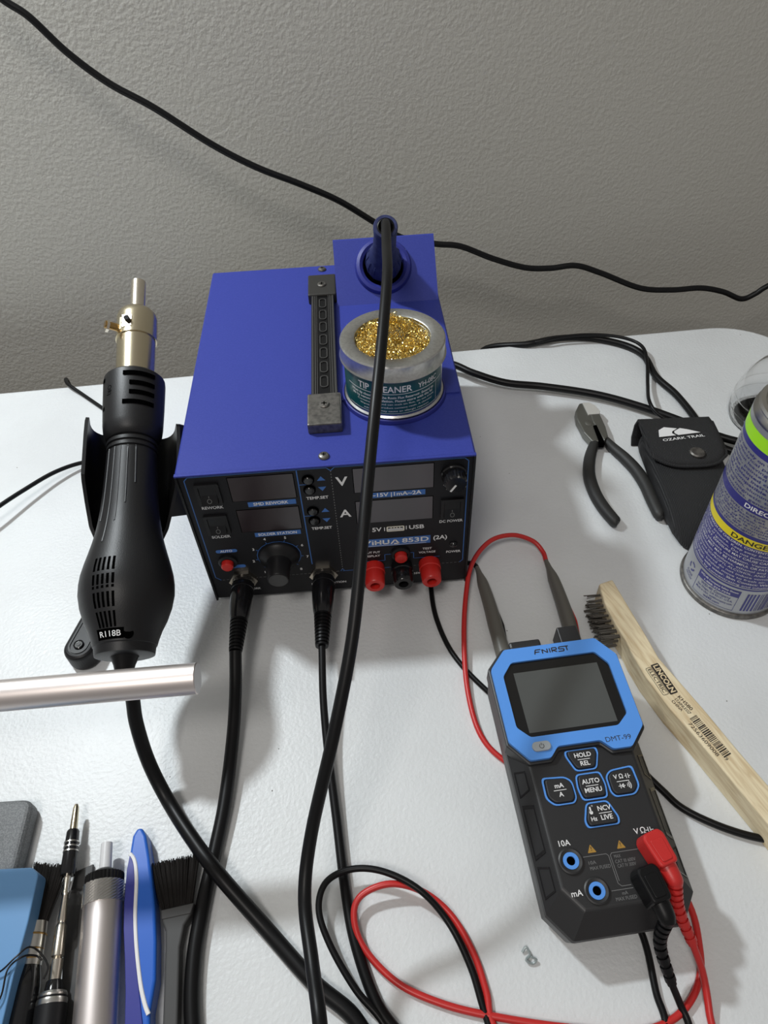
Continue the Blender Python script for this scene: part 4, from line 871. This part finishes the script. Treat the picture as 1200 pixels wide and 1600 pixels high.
# ------------------------------------------------------------------ wire brush
hz = 2.0
wl = [(936, 912), (946, 945), (962, 975), (978, 1001), (990, 1025), (1010, 1058), (1048, 1108), (1090, 1155), (1140, 1215), (1200, 1287), (1260, 1362)]
wr = [(957, 905), (972, 930), (990, 960), (1010, 993), (1030, 1028), (1060, 1062), (1102, 1110), (1150, 1168), (1200, 1226), (1262, 1300)]
poly = [P2(x, y, hz) for x, y in wl] + [P2(x, y, hz) for x, y in wr[::-1]]
q0 = at(1030, 1080, 0); wa = (at(1260, 1362, hz) - at(978, 1001, hz)); wa.z = 0; wa.normalize()
wb = thing('wire_brush', 'wooden wire brush lying on its side with stiff steel bristles, right of the multimeter', 'brush', tuple(q0), Matrix.Rotation(math.atan2(wa.y, wa.x) - PI / 2, 3, 'Z'))
MB().prism(poly, 0, hz).build('wooden_handle', 'wood', wb, bevel=.12, bseg=3)
rnd = random.Random(11)
ra_, rb2 = at(946, 936, 1.0), at(973, 1000, 1.0)
bd = (at(908, 932, 1.0) - at(942, 928, 1.0)).normalized()
for i in range(9):
    c0 = ra_.lerp(rb2, i / 8)
    mb = MB()
    for row in range(3 if i else 1):
        z = .45 + row * .55
        if i == 0: z = 1.55
        for k in range(12 if i else 5):
            a = rnd.random() * 2 * PI; r = .09 * math.sqrt(rnd.random()); p = Vector((c0.x, c0.y, z)) + wa * (r * math.cos(a)) + Vector((0, 0, r * math.sin(a))) - bd * .3
            L_ = 1.75 + rnd.random() * .25
            q = p + bd * L_ + wa * rnd.gauss(0, .045) + Vector((0, 0, rnd.gauss(0, .06))); q.z = max(.05, q.z)
            mb.tube([p, (p + q) / 2 + Vector((0, 0, rnd.gauss(0, .03))), q], .036, 5, 2)
    mb.build('bristle_tuft', 'wirebristle', wb)
# print on the upper face
def face_text(parts, px0, px1, z=hz + .012):
    a, b = at(*px0, z), at(*px1, z); x = (b - a).normalized(); y = Vector((0, 0, 1)).cross(x); return basis(x, y, (0, 0, 1), a), (b - a).length
FB, LB = face_text(None, (1022, 1040), (1051, 1082))
mb = MB(FB); p = rrect(-.1, LB + .1, -.22, .34, .08); bgz = 0
mb.prism(p, -.004, .003)
lt = MB(FB); vs, fs = text('LINCOLN', .5, .03, 'LEFT', LB); lt.add([(a, b + .06, .008) for a, b, c in vs], fs)
vs, fs = text('ELECTRIC', .36, .01, 'LEFT', LB * .86); mb.add([(a + .12, b - .46, .004) for a, b, c in vs], fs)
vs, fs = holed(rrect(0, LB, -.68, -.25, .1), [rrect(.03, LB - .03, -.65, -.28, .08)], -.004, .004); mb.add(vs, fs)
F2, L2 = face_text(None, (1060, 1088), (1081, 1109)); mb.m = F2
for s, y, k in (('KH580', .0, 1), ('STAINLESS', -.30, 1), ('CHINA', -.56, .75)): vs, fs = text(s, .36 if y == 0 else .28, .004, 'LEFT', L2 * k); mb.add([(a, b + y, .004) for a, b, c in vs], fs)
F3, L3 = face_text(None, (1088, 1117), (1141, 1176)); mb.m = F3; x = 0; rr_ = random.Random(2)
while x < L3: w_ = rr_.choice((.03, .05, .08)); mb.box(x, x + w_, -.55, 0, -.004, .004); x += w_ + rr_.choice((.03, .05, .07))
vs, fs = text('72563609008', .34, 0, 'LEFT', L3 * .86); mb.add([(a + .2, b - .78, .004) for a, b, c in vs], fs)
vs, fs = text('7', .34, 0, 'LEFT'); mb.add([(a - .4, b - .3, .004) for a, b, c in vs], fs); vs, fs = text('9', .34, 0, 'LEFT'); mb.add([(a + L3 + .1, b - .5, .004) for a, b, c in vs], fs)
wp = mb.build('black_wood_print', 'ink', wb); lt.build('pale_wood_lettering', 'woodpale', wp)

# ------------------------------------------------------------------ tools at the bottom left
def flat(name, label, cat, pts, z0, z1, m, bev=.1, r=.4, rest=None):
    P = roundpoly([P2(x, y, z1) for x, y in pts], r, 5); c0 = P2(*pts[0], z1)
    return solo(MB().prism(P, z0, z1).build(name, m, None, bevel=bev, bseg=3), label, cat)
flat('grey_case', 'grey speckled plate with rounded corners at the left edge', 'case', [(-90, 1256), (52, 1247), (22, 1366), (-8, 1480), (-120, 1480)], 0, 1.3, 'slabgrey', .3, .7)
flat('blue_case', 'flat sky blue plastic case at the lower left corner, in front of the grey plate', 'case', [(-90, 1362), (50, 1355), (60, 1364), (44, 1440), (22, 1520), (-6, 1640), (-110, 1640)], 1.32, 2.5, 'slabblue', .08, .15)
# static brush one
def bristles(mb, a, b, d, n, L, spread, seed, rad=.022, zt=0):
    rnd = random.Random(seed); a = Vector(a); b = Vector(b); d = Vector(d).normalized(); side = (b - a).normalized()
    for i in range(n):
        u_ = rnd.random(); p = a.lerp(b, u_) + Vector((0, 0, rnd.uniform(-.18, .18)))
        q = p + d * L * rnd.uniform(.88, 1.05) + side * ((u_ - .5) * spread + rnd.gauss(0, .04)) + Vector((0, 0, rnd.uniform(-.1, .1) + zt)); mb.tube([p, q], rad, 4, 1)
sb = thing('anti_static_brush', 'black bristled round brush with a silver ferrule beside the blue case', 'brush', tuple(at(50, 1500, 0)), group=None)
zb = 1.0
a_, b_ = at(57, 1448, zb), at(22, 1640, zb)
MB().tube([at(58, 1442, zb), at(52, 1480, zb), at(46, 1510, zb)], [.55, .58, .60], 20, 4).build('ferrule', 'steel', sb, True)
mb = MB()
for k in (1462, 1485, 1500): mb.torus(.60, .05, 24, 6, frame(at(58 - (k - 1442) * .2, k, zb), (b_ - a_)))
mb.build('ferrule_bead', 'bronze', sb, True)
MB().tube([at(47, 1506, zb), at(40, 1545, zb), at(25, 1620, zb), at(15, 1700, zb)], [.56, .75, .85, .85], 20, 4).build('brush_handle', 'gloss', sb, True)
mb = MB(); dd = (at(75, 1370, zb) - at(60, 1440, zb)); bristles(mb, at(47, 1444, zb), at(70, 1446, zb), dd, 420, 3.0, 1.0, 4)
o = mb.build('bristles', 'darkbristle', sb); o['kind'] = 'stuff'
# precision screwdriver
ps = thing('precision_screwdriver', 'slim black and silver precision screwdriver with its shaft pointing up the table', 'screwdriver', tuple(at(95, 1480, 0)))
zs = 1.05
A = at(78, 1590, zs); Bq = at(119, 1262, zs); dd = (Bq - A).normalized()
def alongpx(y): 
    lo, hi = -10.0, 30.0
    for _ in range(40):
        m_ = (lo + hi) / 2; p = A + dd * m_; q = p - CAM; yy = 800 + FPX * q.dot(RD) / q.dot(RF)
        if yy > y: lo = m_
        else: hi = m_
    return lo
FS = frame(A, dd)
def pp(lst): return [(r, alongpx(y)) for y, r in lst]
MB(FS).lathe(pp([(1700, .75), (1572, .78), (1570, .70), (1556, .70), (1553, .62)]), 32).build('knurled_handle', 'black', ps, True)
MB(FS).lathe(pp([(1571, .74), (1566, .76), (1562, .74)]), 32).build('silver_ring', 'steel', ps, True)
MB(FS).lathe(pp([(1558, .70), (1555, .72), (1551, .66)]), 32).build('silver_ring', 'steel', ps, True)
MB(FS).lathe(pp([(1552, .46), (1534, .40), (1532, .36)]), 28).build('neck', 'gloss', ps, True)
MB(FS).lathe(pp([(1534, .30), (1500, .33), (1497, .24), (1494, .33), (1448, .30), (1442, .20), (1438, .24), (1400, .15), (1396, .22), (1390, .18), (1366, .20)]), 24).build('shaft', 'nickel', ps, True)
MB(FS).lathe(pp([(1368, .40), (1360, .44), (1330, .40), (1300, .36), (1297, .30)]), 28).build('upper_collar', 'gloss', ps, True)
for y in (1331, 1324, 1317): MB(FS).lathe(pp([(y + 1.5, .40), (y + 1, .435), (y - 1, .43), (y - 1.5, .39)]), 28).build('silver_ring', 'steel', ps, True)
MB(FS).lathe(pp([(1300, .22), (1280, .20), (1262, .17), (1257, .10)]), 20).build('bit_tip', 'brassteel', ps, True)
# clear tube around the middle of the shaft and the dark sheet under it
solo(MB().tube([at(112, 1395, .55), at(104, 1470, .55)], .42, 20, 1).build('clear_sleeve', 'clear', None, True), 'short clear plastic tube lying beside the precision screwdriver shaft', 'tube')
sp_ = solo(MB().prism([P2(*p, .25) for p in ((146, 1350), (118, 1362), (108, 1400), (98, 1500), (90, 1700), (140, 1700), (138, 1480), (140, 1400))], .05, .28).build('plastic_pry_sheet', 'brushgrey', None, bevel=.04), 'thin dark pointed pry blade between the screwdriver and the silver pump', 'pry tool')
# desoldering pump
pu = thing('desoldering_pump', 'silver desoldering pump with a knurled collar and white nozzle', 'desoldering pump', tuple(at(155, 1500, 0)))
zs = 1.15
A = at(146, 1640, zs); Bq = at(167, 1320, zs); dd = (Bq - A).normalized(); FS = frame(A, dd)
MB(FS).lathe(pp([(1750, 1.10), (1414, 1.04)]), 48).build('pump_barrel', 'alu', pu, True)
mb = MB(FS); y0, y1 = alongpx(1415), alongpx(1382); n = 48; k = 14; ring = []
for j in range(k + 1):
    ring.append([((1.06 + (.05 if (i + j) % 2 else 0)) * math.cos(2 * PI * i / n), (1.06 + (.05 if (i + j) % 2 else 0)) * math.sin(2 * PI * i / n), y0 + (y1 - y0) * j / k) for i in range(n)])
mb.loft(ring).build('knurled_collar', 'steel', pu)
mb = MB(FS); y0, y1 = alongpx(1382), alongpx(1368); mb.loft([[((1.0 + (.05 if i % 2 else 0)) * math.cos(2 * PI * i / 64), (1.0 + (.05 if i % 2 else 0)) * math.sin(2 * PI * i / 64), z) for i in range(64)] for z in (y0, y1)])
mb.lathe(pp([(1369, .92), (1364, .75), (1359, .45)]), 32); mb.build('black_cap', 'black', pu)
MB(FS).lathe(pp([(1360, .34), (1318, .32), (1317, .22), (1330, .2)]), 28).build('white_nozzle', 'milky', pu, True)
# toothbrush style blue handle
tb = thing('blue_brush_handle', 'curved blue plastic handle with a white inlay line, between the silver pump and black brush', 'brush', tuple(at(220, 1450, 0)))
def sliceprism(L, R, z0, z1, name, m, parent, bev=.2):
    P = [P2(*p, z1) for p in L] + [P2(*p, z1) for p in R[::-1]]; return MB().prism(P, z0, z1).build(name, m, parent, bevel=bev, bseg=3)
left = [(214, 1294), (207, 1306), (203, 1330), (198, 1360), (194, 1410), (193, 1450), (195, 1500), (196, 1550), (194, 1650)]
mid = [(216, 1294), (206, 1333), (213, 1350), (214, 1380), (212, 1430), (214, 1480), (221, 1540), (232, 1585), (234, 1650)]
right = [(222, 1293), (228, 1305), (233, 1335), (237, 1370), (242, 1420), (244, 1470), (243, 1530), (234, 1582), (234, 1650)]
sliceprism(left, right, 0, 1.2, 'handle_core', 'tbblue', tb, .45)
gl = [(203, 1334), (198, 1360), (194, 1410), (193, 1450), (195, 1500), (196, 1550), (194, 1650)]
gr = [(204, 1336), (209, 1352), (210, 1380), (208, 1430), (210, 1480), (216, 1540), (228, 1650)]
sliceprism(gl, gr, .3, 1.27, 'soft_grip', 'tbnavy', tb, .12)
MB().tube([at(x, y, 1.22) for x, y in ((203, 1334), (209, 1342), (212, 1356), (213, 1380), (211, 1430), (213, 1480), (219, 1535), (226, 1568), (232, 1585))], .11, 8, 4, flat=.6).build('inlay_line', 'white', tb, True)
MB().tube([at(x, y, .95) for x, y in ((236, 1368), (236, 1400), (238, 1430), (243, 1464))], [.06, .16, .16, .05], 8, 4).build('side_inlay', 'milky', tb, True)
# flat black brush
fb = thing('flat_brush', 'flat black brush with fanned bristles and a charcoal handle, beside the gun cable', 'brush', tuple(at(270, 1480, 0)))
sliceprism([(251, 1428), (252, 1438), (258, 1455), (258, 1480), (252, 1650)], [(302, 1412), (300, 1425), (288, 1445), (281, 1480), (276, 1650)], .1, .95, 'brush_handle', 'brushgrey', fb, .12)
sliceprism([(251, 1422), (252, 1437)], [(303, 1410), (298, 1427)], .05, 1.0, 'ferrule', 'brushgrey', fb, .06)
mb = MB(); dd = at(274, 1358, .55) - at(277, 1420, .55); bristles(mb, at(253, 1424, .6), at(300, 1414, .6), dd, 620, 2.55, 1.05, 9)
o = mb.build('bristles', 'darkbristle', fb); o['kind'] = 'stuff'
# thin wires curling over the round brush
o = MB().tube([at(-30, 1530, 2.7), at(0, 1518, 2.8), at(25, 1495, 2.8), at(45, 1480, 2.5), at(62, 1488, 2.1), at(75, 1510, 1.95), at(68, 1530, 1.9)], .05, 6, 8).build('thin_wire', 'rubber', None, True); solo(o, 'thin black wire curling over the silver ferrule of the round brush', 'wire')
o = MB().tube([at(-30, 1600, 2.7), at(0, 1560, 2.75), at(12, 1515, 2.75), at(35, 1495, 2.6), at(55, 1493, 2.1), at(66, 1500, 1.9)], .05, 6, 8).build('thin_wire', 'rubber', None, True); solo(o, 'thin black wire bending down across the blue case to the brush ferrule', 'wire')
# scraps on the table
M['scrap'] = mat('crumpled_foil', (0.35, 0.40, 0.40), .4, .3)
o = MB().tube([at(816, 1488, .1), at(822, 1480, .25), at(828, 1492, .1), at(822, 1500, .2), at(832, 1506, .1), at(838, 1500, .2), at(830, 1495, .3)], .07, 6, 4).build('wire_scrap', 'scrap', None, True); solo(o, 'tiny crumpled grey scrap lying on the table below the multimeter', 'scrap')
